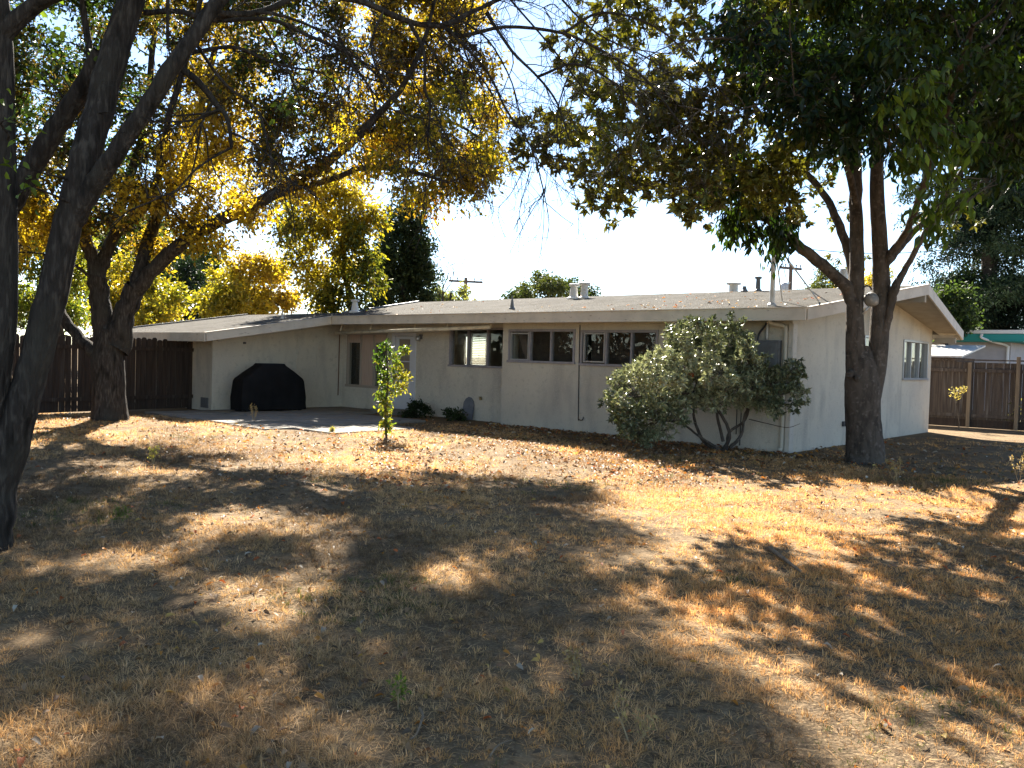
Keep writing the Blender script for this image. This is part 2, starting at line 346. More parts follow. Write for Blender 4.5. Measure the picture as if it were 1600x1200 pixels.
# windows
def window(x, a0, a1, z0, z1, mull, axis='y', fr=.05, proud=.025, m=M_WINFRAME, inset=.05, open_pane=None):
    """frame in the plane x=const (axis y) or y=const (axis x)"""
    def bx(b, u0, u1, w0, w1, d0, d1):
        b.box(d0, u0, w0, d1, u1, w1) if axis == 'y' else b.box(u0, d0, w0, u1, d1, w1)
    f = MB(); dp, di = x - proud, x + .11
    bx(f, a0 - .03, a1 + .03, z1 - .012, z1 + fr - .012, dp, di); bx(f, a0 - .045, a1 + .045, z0 - fr + .012, z0 + .012, dp - .025, di)
    bx(f, a0 - .03, a0 + fr - .03, z0 + .012, z1 - .012, dp, di); bx(f, a1 - fr + .03, a1 + .03, z0 + .012, z1 - .012, dp, di)
    o = f.build('window', m, house, bevel=.003)
    for mm in mull:
        k = MB(); bx(k, mm - .022, mm + .022, z0 + .012, z1 - .012, x - .005, x + .085); k.build('mullion', m, o, bevel=.003)
    edges = [a0 + .02] + list(mull) + [a1 - .02]
    for u0, u1 in zip(edges[:-1], edges[1:]):
        k = MB(); bx(k, u0, u1, z0 + .012, z1 - .012, x + inset, x + inset + .004); k.build('pane', M_GLASS, o)
    return o
w1 = window(0, 4.87, 6.74, 1.49, 2.17, [5.52, 6.13]); w2 = window(0, 2.79, 4.66, 1.47, 2.15, [3.40, 4.03])
for w_, y0 in ((w1, 6.13), (w2, 4.03)):       # inner sash of the sliding light
    k = MB(); k.box(-.012, y0 + .024, 1.505, .04, y0 + .055, 2.14); k.box(-.012, 6.70 - 6.13 + y0 - .02, 1.505, .04, 6.70 - 6.13 + y0 + .012, 2.14)
    k.box(-.012, y0 + .055, 1.505, .04, y0 + .55, 1.535); k.box(-.012, y0 + .055, 2.10, .04, y0 + .55, 2.13); k.build('sash', M_ALU, w_)
    k = MB(); k.box(.3, y0 - 1.4, 1.0, .34, y0 + .6, 2.3); k.build('dark_curtain', M_DARKWOOD, w_)
window(BX, 7.20, 9.16, 1.33, 2.23, [7.88, 8.55])
window(0, 6.12, 7.92, 1.33, 2.2, [6.70, 7.33], axis='x', m=M_ALU)
window(0, 3.59, 4.86, 1.55, 2.2, [4.2], axis='x', m=M_ALU)
M_CURT = mat('grey_curtain', (.42, .38, .33), .9, .1, [(3, (.33, .30, .26), .4, .6, (10, 1, .2))], (6, .8, (4, 1, .1)))
for x0, x1 in ((5.9, 8.0), (3.4, 5.0)):
    k = MB(); k.box(x0, .22, 1.0, x1, .26, 2.4); k.build('curtain', M_CURT, house)
# window wall beside the door: two dark panes, a tan panel between, sill
w3 = MB(); w3.box(BX - .03, 11.62, .60, BX + .12, 13.45, .67); w3.box(BX - .02, 11.62, 2.08, BX + .12, 13.45, 2.16)
for yy in (11.66, 12.2, 12.78, 13.38): w3.box(BX - .02, yy - .025, .67, BX + .10, yy + .025, 2.08)
w3 = w3.build('window', mat('tan_frame', (.36, .30, .24), .8, .2), house)
for y0, y1 in ((11.69, 12.17), (12.81, 13.35)):
    k = MB(); k.box(BX + .05, y0, .67, BX + .054, y1, 1.86); k.build('pane', M_GLASS, w3)
    k = MB(); k.box(BX + .02, y0, 1.86, BX + .06, y1, 2.08); k.build('panel', M_PINK, w3)
    k = MB(); k.box(BX + .35, y0 - .1, .5, BX + .39, y1 + .1, 2.2); k.build('dark_curtain', M_DARKWOOD, w3)
k = MB(); k.box(BX + .02, 12.23, .67, BX + .06, 12.75, 2.08); k.build('panel', M_PINK, w3)
# door
d_ = MB(); d_.box(BX - .02, 10.46, .04, BX + .10, 10.56, 2.14); d_.box(BX - .02, 11.34, .04, BX + .10, 11.44, 2.14); d_.box(BX - .02, 10.56, 2.06, BX + .10, 11.34, 2.14)
d_.box(BX + .01, 10.58, .08, BX + .05, 11.32, .88); d_.box(BX + .01, 10.58, .88, BX + .05, 10.72, 2.05); d_.box(BX + .01, 11.18, .88, BX + .05, 11.32, 2.05); d_.box(BX + .01, 10.72, 1.97, BX + .05, 11.18, 2.05)
door = d_.build('door', M_DOOR, house, bevel=.004)
k = MB(); k.box(BX + .03, 10.72, .88, BX + .034, 11.18, 1.97); k.build('pane', M_GLASS, door)
k = MB(); k.box(BX + .05, 10.70, .86, BX + .07, 11.2, 2.0); k.build('curtain', M_PINK, door)
k = MB(); k.box(BX + .005, 10.72, 1.36, BX + .03, 11.18, 1.39); k.build('rail', M_DOOR, door)
k = MB(); k.lathe((0, 0, 0), [(.012, 0), (.012, .03), (.028, .04), (.03, .06), (.015, .075)], 10); h_ = k.build('handle', M_ALU, door, True); h_.location = (BX + .01, 10.64, 1.02); h_.rotation_euler = (0, -math.pi / 2, 0)
k = MB(); k.box(-.2, 10.4, -.05, BX - .025, 11.5, .10); k.build('door_step', M_CONC, house, bevel=.01)
# far window with horizontal blinds that the sun shines into
fw = window(YL - .11, 5.27, 6.40, 1.28, 2.22, [5.62], axis='x', m=M_ALU)
k = MB()
for i in range(16):
    z = 1.30 + i * .057; k.hexa([(5.3, YL - .20, z + .032), (6.38, YL - .20, z + .032), (6.38, YL - .175, z), (5.3, YL - .175, z)], [(5.3, YL - .20, z + .0345), (6.38, YL - .20, z + .0345), (6.38, YL - .175, z + .0025), (5.3, YL - .175, z + .0025)])
for xx in (5.45, 5.85, 6.25): k.box(xx, YL - .215, 1.29, xx + .008, YL - .21, 2.22)
k.build('blind', M_BLIND, fw)

# rolled canvas awning under the eave, with brackets
k = MB(); k.tube([(-.30, 7.1, 2.25), (-.30, 12.95, 2.10)], .045, 12); aw = k.build('awning', M_AWNING, house, True)
for t in (.0, .25, .45, .75, .97):
    y = 7.08 + 5.85 * t; z = 2.25 - .15 * t
    k = MB(); k.tube([(-.30, y, z), (-.29, y, z + .06), (-.15, y + .05, zroof(-.15) - .1)], .018, 6); k.build('bracket', M_AWNING, aw)

# utilities on the wall
k = MB(); k.tube(spline([(-.015, 4.72, 2.3), (-.015, 4.71, 1.4), (-.015, 4.69, .35), (-.02, 4.67, .28), (-.03, 4.60, .26), (-.03, 4.55, .29), (-.03, 4.545, .34)], 6), .011, 6); k.build('cable', M_CABLE, house)
k = MB(); k.box(-.11, .18, 1.50, -.006, .72, 2.0); k.box(-.125, .22, 1.54, -.11, .68, 1.96); meter = k.build('meter_box', M_GREYMETAL, house, bevel=.008)
k = MB(); k.box(-.10, .80, 1.72, -.006, 1.12, 2.10); k.build('meter_box', M_GREYMETAL, house, bevel=.008)
k = MB(); k.tube(spline([(-.05, .45, 2.0), (-.05, .45, 2.2), (-.05, .44, 2.42)], 4), .028, 10); k.build('conduit', M_GALV, house, True)
k = MB(); k.tube(spline([(-.05, .62, 1.99), (-.05, .60, 2.12), (-.06, .50, 2.25), (-.1, .42, 2.35)], 6), .02, 8); k.build('conduit', M_DARKMETAL, house, True)
k = MB(); k.tube(spline([(-.25, .36, 2.34), (-.16, .30, 2.29), (-.06, .14, 2.25), (-.05, .10, 2.1), (-.05, .10, 1.0), (-.05, .10, .12), (-.14, .10, .05)], 6), .036, 10); k.build('downspout', mat('cream_downspout', (.52, .48, .39), .6, .3), house, True)
k = MB(); k.box(-.02, -.03, 0, .15, -.006, 2.30); k.box(-.028, -.03, 0, -.006, .05, 2.30); k.build('corner_board', M_FASCIA, house)
k = MB(); k.tube([(-.02, 1.0, 1.72), (-.02, 1.0, .25)], .01, 6); k.tube([(-.02, .9, 1.72), (-.02, .92, .05)], .01, 6); k.build('cable', M_CABLE, house)
k = MB(); k.tube(spline([(.30, YL - .02, 2.08), (.29, YL - .02, .34)], 3), .014, 6); k.build('conduit', mat('rust_pipe', (.16, .085, .05), .8, .2), house)
k = MB(); k.box(2.5, -.05, .37, 2.6, -.005, .47); k.build('outlet_box', M_DARKMETAL, house)
k = MB(); k.tube(spline([(2.55, -.05, .40), (2.62, -.09, .36), (2.70, -.10, .15), (2.86, -.14, .02), (3.2, -.2, .01)], 6), .016, 6); k.build('cable', M_CABLE, house)
k = MB(); k.box(BX - .03, 10.22, 1.98, BX - .005, 10.32, 2.10); wl = k.build('wall_light', M_GREYMETAL, house)
k = MB(); k.lathe((BX - .12, 10.27, 1.96), [(.03, .1), (.06, .08), (.065, .0), (.05, -.03)], 12); k.build('lamp_shade', M_ALU, wl, True)
k = MB(); k.box(WX - .02, 13.75, .06, WX - .004, 14.12, .32)
for i in range(6): k.box(WX - .03, 13.78, .09 + i * .036, WX - .02, 14.09, .105 + i * .036)
k.build('crawl_vent', M_GREYMETAL, house)
# plastered-over window in the wing wall: raised frame lines
k = MB(); k.box(-1.11, YL - .016, 1.10, -1.07, YL - .004, 1.98); k.box(-.46, YL - .016, 1.14, -.42, YL - .004, 1.98); k.box(-1.07, YL - .022, 1.10, -.38, YL - .004, 1.14); k.box(-1.11, YL - .014, .02, -1.08, YL - .004, 1.10)
k.box(-1.08, YL - .02, .16, -.3, YL - .004, .19); k.build('wall_patch', M_STUCCO, house)
k = MB(); k.box(-2.75, YL - .05, 1.72, -2.69, YL - .004, 1.77); k.build('hook', M_DARKMETAL, house)
k = MB(); k.lathe((BX - .05, 8.02, .50), [(.03, 0), (.035, .05), (.02, .06), (.045, .075), (.045, .085)], 10); k.tube([(BX - .05, 8.02, .52), (BX - .005, 8.02, .52)], .014, 8); k.build('faucet', mat('brass', (.35, .28, .15), .5, .5, None, None, .7), house)

# roof vents, pipes, mast
def rvent(x, y, h, r0, r1, m=M_VENT, cap=True):
    z = zroof(x); k = MB(); pr = [(r0 * 1.5, -.03), (r0 * 1.5, .02), (r0, .05), (r1, h * .8)]
    if cap: pr += [(r1, h * .82), (r1 * 1.6, h * .84), (r1 * 1.65, h * .97), (r1 * 1.2, h)]
    else: pr += [(r1, h)]
    k.lathe((x, y, z), pr, 14); k.build('roof_vent', m, roof, False)
rvent(3.37, 7.54, .40, .12, .085); rvent(3.49, 7.28, .42, .10, .095); rvent(.70, 13.42, .36, .11, .075)
rvent(.51, 7.16, .32, .05, .018, M_GREYMETAL, False); rvent(-.98, 14.54, .26, .03, .025, M_VENT, False)
rvent(3.92, 2.92, .13, .06, .045, M_GREYMETAL, False); rvent(4.0, 2.62, .34, .06, .05, M_GREYMETAL, True); rvent(4.5, 3.5, .30, .11, .11); rvent(3.9, .6, .42, .09, .085, M_GALV, False)
ma = MB(); zb = zroof(-.11); ma.lathe((-.11, .35, zb), [(.08, -.02), (.08, .02), (.045, .06), (.04, 1.55), (.055, 1.56), (.055, 1.66), (.02, 1.7)], 12)
mast = ma.build('service_mast', M_GALV, roof)
for q in ((.84, .59), (.49, -.26)):
    k = MB(); k.tube([(-.11, .35, zb + 1.15), (q[0], q[1], zroof(q[0]) + .01)], .014, 6); k.build('brace', M_GALV, mast)

# ---------------------------------------------------------------- barbecue under its cover
B0 = to_world(-2.45, 12.8); bq = empty('covered_barbecue', B0, HROT, 'wide barbecue grill under a black fabric cover on the patio', 'barbecue')
secs = [(.06, .95, .33), (.37, .945, .33), (.79, .91, .31), (.85, .87, .30), (1.04, .60, .27), (1.18, .385, .22), (1.235, .345, .19)]
vs = []; fs = []; ns = 40; rr = random.Random(5)
for k_, (z, hx, hy) in enumerate(secs):
    for i in range(ns):
        t = 2 * math.pi * i / ns; c, s = math.cos(t), math.sin(t); e_ = .28
        wob = 1 + .018 * math.sin(9 * t + k_) * (1.5 if k_ < 2 else .6)
        x = hx * math.copysign(abs(c) ** e_, c) * wob; y = hy * math.copysign(abs(s) ** e_, s) * wob
        vs.append((x, y, z + (.012 * math.sin(7 * t) if k_ == 0 else 0)))
for k_ in range(len(secs) - 1):
    fs += [(k_*ns+i, k_*ns+(i+1) % ns, (k_+1)*ns+(i+1) % ns, (k_+1)*ns+i) for i in range(ns)]
fs.append(tuple(range((len(secs)-1)*ns, len(secs)*ns)))
b = MB(); b.add(vs, fs); o = b.build('cover', M_COVER, bq, True)
for x in (-.78, .78):
    for y in (-.22, .22):
        k = MB(); k.tube([(x - .02, y, .045), (x + .02, y, .045)], .045, 14); k.build('caster_wheel', M_CABLE, bq)

# ---------------------------------------------------------------- fences
def board_fence(name, label, A, B, h, m, bw=.14, seed=1, posts=True, dog=True, step=2.4, hv=.03, cap=False, rails_front=False, pm=None):
    A, B = np.array(A, float), np.array(B, float); L_ = np.linalg.norm(B - A); a = math.atan2(B[1] - A[1], B[0] - A[0])
    root = empty(name, (A[0], A[1], 0), a, label, 'fence'); r = random.Random(seed); k = MB(); x = 0
    while x < L_:
        w = bw * r.uniform(.93, 1.0); hh = h + r.uniform(-hv, hv) + .03 * math.sin(x * .7); y = r.uniform(-.006, .006); t = .018; lean = r.uniform(-.006, .006)
        if dog: pol = [(x, y, .03), (x + w, y, .03), (x + w + lean, y, hh - .035), (x + w - .035 + lean, y, hh), (x + .035 + lean, y, hh), (x + lean, y, hh - .035)]
        else: pol = [(x, y, .03), (x + w, y, .03), (x + w + lean, y, hh), (x + lean, y, hh)]
        k.prism(pol, (0, t, 0)); x += bw + r.uniform(.002, .008)
    k.build('board_panel', m, root)
    yr = -.05 if rails_front else .07
    for z in (.28, h - .28):
        k = MB(); k.box(0, yr - .02, z, L_, yr + .02, z + .09); k.build('rail', m, root)
    if cap: k = MB(); k.box(-.02, -.07, h + .035, L_, .06, h + .07); k.build('cap_rail', m, root); k = MB(); k.box(0, -.03, .0, L_, -.008, .22); k.build('kick_board', M_FENCE, root)
    if posts:
        x = .05
        while x < L_:
            k = MB(); hp = h + (.16 if cap and abs((x - .05) / step % 2 - 1) < .1 else -.02); yo = -.09 if rails_front else .07
            k.box(x, yo - .045 + (0 if not rails_front else -.02), 0, x + .09, yo + .045 - (0 if not rails_front else .02) , hp); k.build('post', pm or m, root, bevel=.004); x += step
    return root
LF0 = to_world(-3.66, 14.55); LF1 = to_world(-14.5, 12.95)
board_fence('wooden_fence', 'dark reddish dog-eared board fence behind the thick left tree', LF0[:2], LF1[:2], 1.76, M_FENCE, seed=4)
RF0 = to_world(11.0, 4.5); RF1 = to_world(11.75, -7.5)
board_fence('wooden_fence', 'weathered brown fence with posts facing the yard at the right', RF0[:2], RF1[:2], 1.80, M_FENCER, seed=9, dog=False, cap=True, rails_front=True, pm=M_POSTW, step=1.15, hv=.01)

# ---------------------------------------------------------------- neighbouring house and shed beyond the right fence
NC = at(1579, 562, 33.0); nh = empty('neighbour_house', (NC[0], NC[1], 0), HROT, 'grey neighbouring house with turquoise trim beyond the right fence', 'house')
M_NW = mat('neighbour_stucco', (.46, .43, .42), .9, .1, [(3, (.40, .37, .36), .4, .7)], (80, .3))
M_TEAL = mat('turquoise_trim', (.03, .28, .25), .6, .3); M_WHITE = mat('white_flashing', (.75, .73, .68), .6, .3)
k = MB(); k.box(0, 0, -.1, 9, 9, 2.72); k.build('wall', M_NW, nh)
k = MB(); k.box(-.55, -.5, 3.02, 9.5, 9.5, 3.16); nr = k.build('roof', M_WHITE, nh)
k = MB(); k.box(-.53, -.53, 2.74, -.49, 9.4, 3.0); k.box(-.49, -.53, 2.74, 9.4, -.49, 3.0); k.build('fascia', M_TEAL, nr)
k = MB(); k.box(-.49, -.49, 2.70, 9.4, 9.4, 2.735); k.build('soffit', M_TEAL, nr)
k = MB(); k.tube(spline([(-.58, .9, 3.0), (-.58, .9, 2.85), (-.4, .5, 2.7), (-.06, .12, 2.55), (-.06, .1, 2.3), (-.06, .1, 0)], 5), .05, 8); k.build('downspout', M_WHITE, nh, True)
k = MB(); k.box(-.25, 3.0, 1.6, -.01, 3.8, 2.02)
for i in range(7): k.box(-.262, 3.05, 1.65 + i * .05, -.25, 3.75, 1.675 + i * .05)
k.build('air_conditioner', M_WHITE, nh)
SP = at(1492, 560, 29.5); sh = empty('garden_shed', (SP[0], SP[1], 0), HROT, 'brown wooden shed with a pale metal roof just right of the house', 'shed')
k = MB(); k.box(0, 0, 0, 2.6, 3.4, 2.0); k.build('wall', M_FENCER, sh)
k = MB(); k.hexa([(-.3, -.3, 2.0), (2.8, -.3, 2.45), (2.8, 3.7, 2.45), (-.3, 3.7, 2.0)], [(-.3, -.3, 2.06), (2.8, -.3, 2.51), (2.8, 3.7, 2.51), (-.3, 3.7, 2.06)]); k.build('roof', M_GALV, sh)

# ---------------------------------------------------------------- poles and wires
def util_pole(label, px, py_top, Y, arm, rot, transformer=False):
    t = at(px, py_top, Y); root = empty('utility_pole', (t[0], t[1], 0), rot, label, 'utility pole'); mw = mat('pole_wood', (.13, .10, .08), .9, .1)
    k = MB(); k.tube([(0, 0, -.2), (0, 0, t[2])], [.16, .12], 10); k.build('pole', mw, root)
    k = MB(); k.box(-arm, -.06, t[2] - .35, arm, .06, t[2] - .2); k.build('crossarm', mw, root)
    for x in (-arm * .9, -arm * .5, arm * .5, arm * .9):
        k = MB(); k.lathe((x, 0, t[2] - .2), [(.03, 0), (.03, .1), (.06, .1), (.05, .2)], 8); k.build('insulator', M_GREYMETAL, root)
    if transformer:
        k = MB(); k.lathe((-.5, 0, t[2] - 2.4), [(.25, 0), (.28, .03), (.28, 1.0), (.2, 1.1), (.05, 1.15)], 14); k.build('transformer', M_GALV, root, True)
    return t
T1 = util_pole('bare wooden utility pole with one crossarm beyond the roof ridge', 728, 434, 62, 1.25, .25)
T2 = util_pole('utility pole with a grey transformer beside the service mast', 1236, 413, 58, .9, .4, True)
def wire(label, P, Q, sag, r=.014, n=24):
    P, Q = np.array(P, float), np.array(Q, float); t = np.linspace(0, 1, n)[:, None]; pts = P + (Q - P) * t; pts[:, 2] -= (sag * 4 * t * (1 - t)).ravel()
    k = MB(); k.tube(pts, r, 5); tag(k.build('power_line', M_CABLE), label, 'wire')
MT = to_world(-.11, .35, zb + 1.6)
wire('service wire from the roof mast to the transformer pole', MT, T2 - np.array([0, 0, 1.2]), .5)
wire('thin power line crossing the open sky above the roof', at(640, 360, 66), at(1180, 362, 70), .6, .012)
wire('overhead cable passing behind the right tree trunks', at(1225, 384, 34), at(1500, 388, 34), .25, .018)

# ---------------------------------------------------------------- vegetation engine
def leaves_mesh(P, D, Nn, L, w, fold=.25, big=False, curl=0.):
    """P base points, D unit directions, Nn rough normals, L lengths, w width ratio"""
    n = len(P); D = D / (np.linalg.norm(D, axis=1)[:, None] + 1e-9)
    S = np.cross(D, Nn); S /= np.linalg.norm(S, axis=1)[:, None] + 1e-9; U = np.cross(S, D)
    L = np.asarray(L)[:, None]; wd = L * w
    if not big:
        V = np.stack([P, P + D * L * .42 + S * wd * .5 + U * wd * fold, P + D * L - U * L * curl, P + D * L * .42 - S * wd * .5 + U * wd * fold], 1)
        T = np.array([[0, 2, 1], [0, 3, 2]])
    else:
        m1 = P + D * L * .3; m2 = P + D * L * .68 - U * L * curl * .45
        V = np.stack([P, m1 + S * wd * .45 + U * wd * fold, m1, m1 - S * wd * .45 + U * wd * fold, m2 + S * wd * .4 + U * wd * fold, m2, m2 - S * wd * .4 + U * wd * fold, P + D * L - U * L * curl], 1)
        T = np.array([[0, 2, 1], [0, 3, 2], [1, 2, 5], [1, 5, 4], [2, 3, 6], [2, 6, 5], [4, 5, 7], [5, 6, 7]])
    k = V.shape[1]
    Fc = (np.arange(n)[:, None, None] * k + T[None]).reshape(-1, 3)
    return V.reshape(-1, 3), Fc, k

class Plant:
    def __init__(s, name, label, cat, base, bark, group=None, seed=0):
        s.root = empty(name, base, 0, label, cat, group); s.base = np.array(base, float); s.bark = bark
        s.wv = []; s.wf = []; s.no = 0; s.nodes = []; s.nr = []; s.L = {}; s.rng = np.random.default_rng(seed)
    def tube(s, P, r, sides=6):
        v, f = tube_arrays(P, r, sides); s.wv.append(v); s.wf.append(f + s.no); s.no += len(v)
    def limb(s, pts, radii, sides=10, n=5, jit=.02, node=True):
        P = spline(pts, n); r = np.interp(np.linspace(0, 1, len(P)), np.linspace(0, 1, len(radii)), radii)
        k = len(P); J = s.rng.normal(0, 1, (k, 3)) * (jit if sides < 14 else jit * .15) * np.minimum(r, .25)[:, None] * 4; J[0] = 0
        P = P + J; r = r * (1 + (.03 if sides < 12 else .015) * np.sin(np.arange(k) * .55 + s.rng.uniform(0, 6)))
        s.tube(P, r, sides)
        if node: s.nodes += list(P); s.nr += list(r)
        return P
    def clump(s, c, rad, nt, nl, Ln, mode, pal, key='crown', width=.45, tw=.005, wood=True, droop=.3, maxlen=99, big=False, leaf_spread=.06, node=True, up=.15):
        g = s.rng; c = np.array(c, float); N = np.array(s.nodes); R_ = np.array(s.nr)
        d = np.linalg.norm(N - c, axis=1) + np.maximum(N[:, 2] - c[2], 0) * .8 + (R_ < .012) * .3
        i = int(np.argmin(d)); p0 = N[i]; ln = np.linalg.norm(c - p0)
        mid = (p0 + c) / 2 + g.normal(0, .10, 3) * ln + np.array([0, 0, up * ln * .5])
        q1 = p0 + (mid - p0) * .5 + g.normal(0, .04, 3) * ln
        P = spline([p0, q1, mid, c + g.normal(0, .04, 3) * ln], 3); r0 = min(R_[i] * .7, .008 + .011 * ln)
        r = np.linspace(max(r0, tw * 1.5), tw * 1.3, len(P))
        if wood: s.tube(P, r, 5 if r0 < .03 else 7)
        if node: s.nodes += list(P[2:]); s.nr += list(r[2:])
        # twigs
        rad = np.array(rad); U = g.normal(0, 1, (nt, 3)); U /= np.linalg.norm(U, axis=1)[:, None]; U *= (g.uniform(.15, 1, nt) ** .5)[:, None]
        tg = c + U * rad; st = P[g.integers(len(P) // 2, len(P), nt)]
        dv = tg - st; m1 = st + dv * .35 + g.normal(0, .07, (nt, 3)) * np.linalg.norm(dv, axis=1)[:, None] + np.array([0, 0, .05]); m2 = st + dv * .7 + g.normal(0, .06, (nt, 3)) * np.linalg.norm(dv, axis=1)[:, None] + np.array([0, 0, .04])
        if wood:
            for a in range(nt): s.tube(np.array([st[a], m1[a], m2[a], tg[a]]), [tw, tw * .8, tw * .6, tw * .35], 3)
        lp, ld, ln_, lL = s.L.setdefault(key, ([], [], [], []))[:4]
        if mode == 'rosette':
            td = tg - m2; td /= np.linalg.norm(td, axis=1)[:, None] + 1e-9; td = td + np.array([0, 0, .35])
            D = np.repeat(td, nl, 0) * .55 + g.normal(0, .75, (nt * nl, 3)); P_ = np.repeat(tg, nl, 0) + g.normal(0, leaf_spread * .4, (nt * nl, 3))
        else:
            u = g.uniform(.25, 1.05, (nt, nl))[..., None]
            P_ = (np.where(u < .6, m1[:, None] + (m2 - m1)[:, None] * (u - .25) / .35, m2[:, None] + (tg - m2)[:, None] * (u - .6) / .4)).reshape(-1, 3) + g.normal(0, leaf_spread, (nt * nl, 3))
            D = g.normal(0, 1, (nt * nl, 3)); D /= np.linalg.norm(D, axis=1)[:, None]
            D = D + np.repeat(dv / (np.linalg.norm(dv, axis=1)[:, None] + 1e-9), nl, 0) * .4
        D /= np.linalg.norm(D, axis=1)[:, None]
        D = D + np.array([0, 0, -droop * (2.2 if mode == 'droop' else 1)])
        n = len(P_); Nn = g.normal(0, 1, (n, 3)) + np.array([0, 0, .9])
        lp.append(P_); ld.append(D); ln_.append(Nn); lL.append(Ln * g.uniform(.6, 1.2, n))
        s.L[key] = (lp, ld, ln_, lL, pal, width, big)
    def finish(s, leafmat=M_LEAF, names=None, mats=None, curl=.08, wood='trunk'):
        if s.wv:
            me = np_mesh(wood, np.vstack(s.wv) - s.base, np.vstack(s.wf)); s.wood = link_mesh(wood, me, s.bark, s.root, True)
        for key, (lp, ld, ln_, lL, pal, width, big) in s.L.items():
            P = np.vstack(lp); D = np.vstack(ld); Nn = np.vstack(ln_); L = np.concatenate(lL)
            V, Fc, k = leaves_mesh(P, D, Nn, L, width, .22, big, curl)
            C = np.repeat(pal(P, s.rng), k, 0)
            nm = (names or {}).get(key, key)
            link_mesh(nm, np_mesh(nm, V - s.base, Fc, C), (mats or {}).get(key, leafmat), s.root)
        return s.root

def inside(poly, x, y):
    c = False; n = len(poly)
    for i in range(n):
        (x0, y0), (x1, y1) = poly[i], poly[i - 1]
        if (y0 > y) != (y1 > y) and x < (x1 - x0) * (y - y0) / (y1 - y0) + x0: c = not c
    return c
def poly_clumps(poly, sp, Y0, Y1, seed, keep=1.0, layers=1):
    g = np.random.default_rng(seed); xs_ = [p[0] for p in poly]; ys_ = [p[1] for p in poly]; out = []
    for _ in range(layers):
        for x in np.arange(min(xs_), max(xs_), sp):
            for y in np.arange(min(ys_), max(ys_), sp):
                a, b_ = x + g.uniform(0, sp), y + g.uniform(0, sp)
                if inside(poly, a, b_) and g.uniform() < keep: out.append(at(a, b_, g.uniform(Y0, Y1)))
    g.shuffle(out); return out

def vnoise(P, f, seed):
    """smooth value noise, 0..1"""
    r = np.random.default_rng(seed); k = r.normal(0, 1, (6, 3)) * f; ph = r.uniform(0, 6.28, 6)
    return np.clip(.5 + .5 * np.sin(P @ k.T + ph).sum(1) / 2.2, 0, 1)
def palette(cols, f=.6, seed=1, spread=.22, bias=None):
    cols = np.array(cols)
    def fn(P, g):
        t = vnoise(P, f, seed) + g.normal(0, spread, len(P))
        if bias is not None: t = t + bias(P)
        t = np.clip(t, 0, .999) * (len(cols) - 1); i = t.astype(int); fr = (t - i)[:, None]
        return np.clip((cols[i] * (1 - fr) + cols[i + 1] * fr) * g.uniform(.7, 1.25, len(P))[:, None], .004, .9)
    return fn

GREEN, OLIVE, LIME, YEL, AMB, BRN = (.028, .052, .010), (.065, .066, .014), (.11, .13, .018), (.37, .28, .022), (.27, .165, .02), (.075, .045, .022)
def trunkpts(l): return [at(x, y, Y) for x, y, Y in l]

# ---------------------------------------------------------------- thick left tree in front of the fence
D0 = 18.3; b0 = gat(172, 656); b0[2] = -.05
T = Plant('yellow_leaved_tree', 'thick tree with yellowing crown in front of the reddish fence', 'tree', b0, M_BARK, seed=11)
Db = b0[1]
T.limb([b0, at(171, 635, Db), at(170, 600, Db), at(169, 560, Db), at(173, 515, Db)], [.38, .35, .33, .32, .25], 14, 5)
T.limb([at(168, 560, Db), at(160, 490, Db), at(152, 432, Db)], [.28, .21, .20], 10)
T.limb([at(153, 437, Db), at(143, 400, Db), at(130, 365, Db - .2), at(128, 330, Db - .4), at(140, 270, Db - .6), at(150, 190, Db - .9), at(140, 80, Db - 1), at(120, -60, Db - 1.2), at(110, -220, Db - 1.2)], [.16, .14, .13, .12, .11, .09, .07, .05, .03])
T.limb([at(153, 437, Db), at(166, 395, Db + .2), at(182, 355, Db + .4), at(188, 320, Db + .6), at(205, 270, Db + .9), at(228, 190, Db + 1.3), at(240, 60, Db + 1.8), at(260, -100, Db + 2)], [.15, .13, .12, .11, .10, .08, .06, .03])
T.limb([at(176, 372, Db + .3), at(205, 345, Db), at(228, 318, Db - .3), at(252, 262, Db - .8), at(265, 180, Db - 1.2), at(300, 60, Db - 1.6), at(330, -90, Db - 2)], [.10, .095, .09, .08, .06, .05, .03])
T.limb([at(180, 545, Db), at(195, 492, Db), at(212, 447, Db)], [.29, .22, .20], 10)
T.limb([at(212, 450, Db), at(222, 415, Db + .1), at(236, 365, Db + .3), at(252, 325, Db + .6), at(280, 280, Db + 1), at(305, 210, Db + 1.5), at(330, 100, Db + 2), at(370, -60, Db + 2.5), at(420, -220, Db + 2.5)], [.16, .14, .125, .12, .10, .085, .07, .05, .03])
T.limb([at(212, 455, Db), at(250, 412, Db - .1), at(292, 374, Db - .3), at(335, 348, Db - .5), at(368, 334, Db - .6), at(412, 314, Db - .9), at(452, 288, Db - 1.1), at(502, 260, Db - 1.4), at(545, 226, Db - 1.6), at(582, 188, Db - 1.8), at(625, 140, Db - 2), at(660, 70, Db - 2.2), at(690, -40, Db - 2.2)], [.17, .15, .14, .135, .13, .12, .115, .105, .09, .075, .055, .04, .025])
T.limb([at(440, 297, Db - 1), at(505, 285, Db - 1.6), at(570, 262, Db - 2), at(640, 268, Db - 2.3), at(700, 285, Db - 2.5)], [.06, .055, .05, .04, .02])
T.limb([at(560, 210, Db - 1.7), at(630, 190, Db - 1), at(700, 190, Db - .4), at(750, 215, Db)], [.05, .045, .035, .02])
T.limb([at(150, 553, Db), at(122, 527, Db + .1), at(99, 496, Db + .2), at(92, 470, Db + .3), at(98, 425, Db + .5), at(70, 340, Db + 1), at(40, 200, Db + 1.5)], [.14, .12, .11, .10, .09, .07, .03])
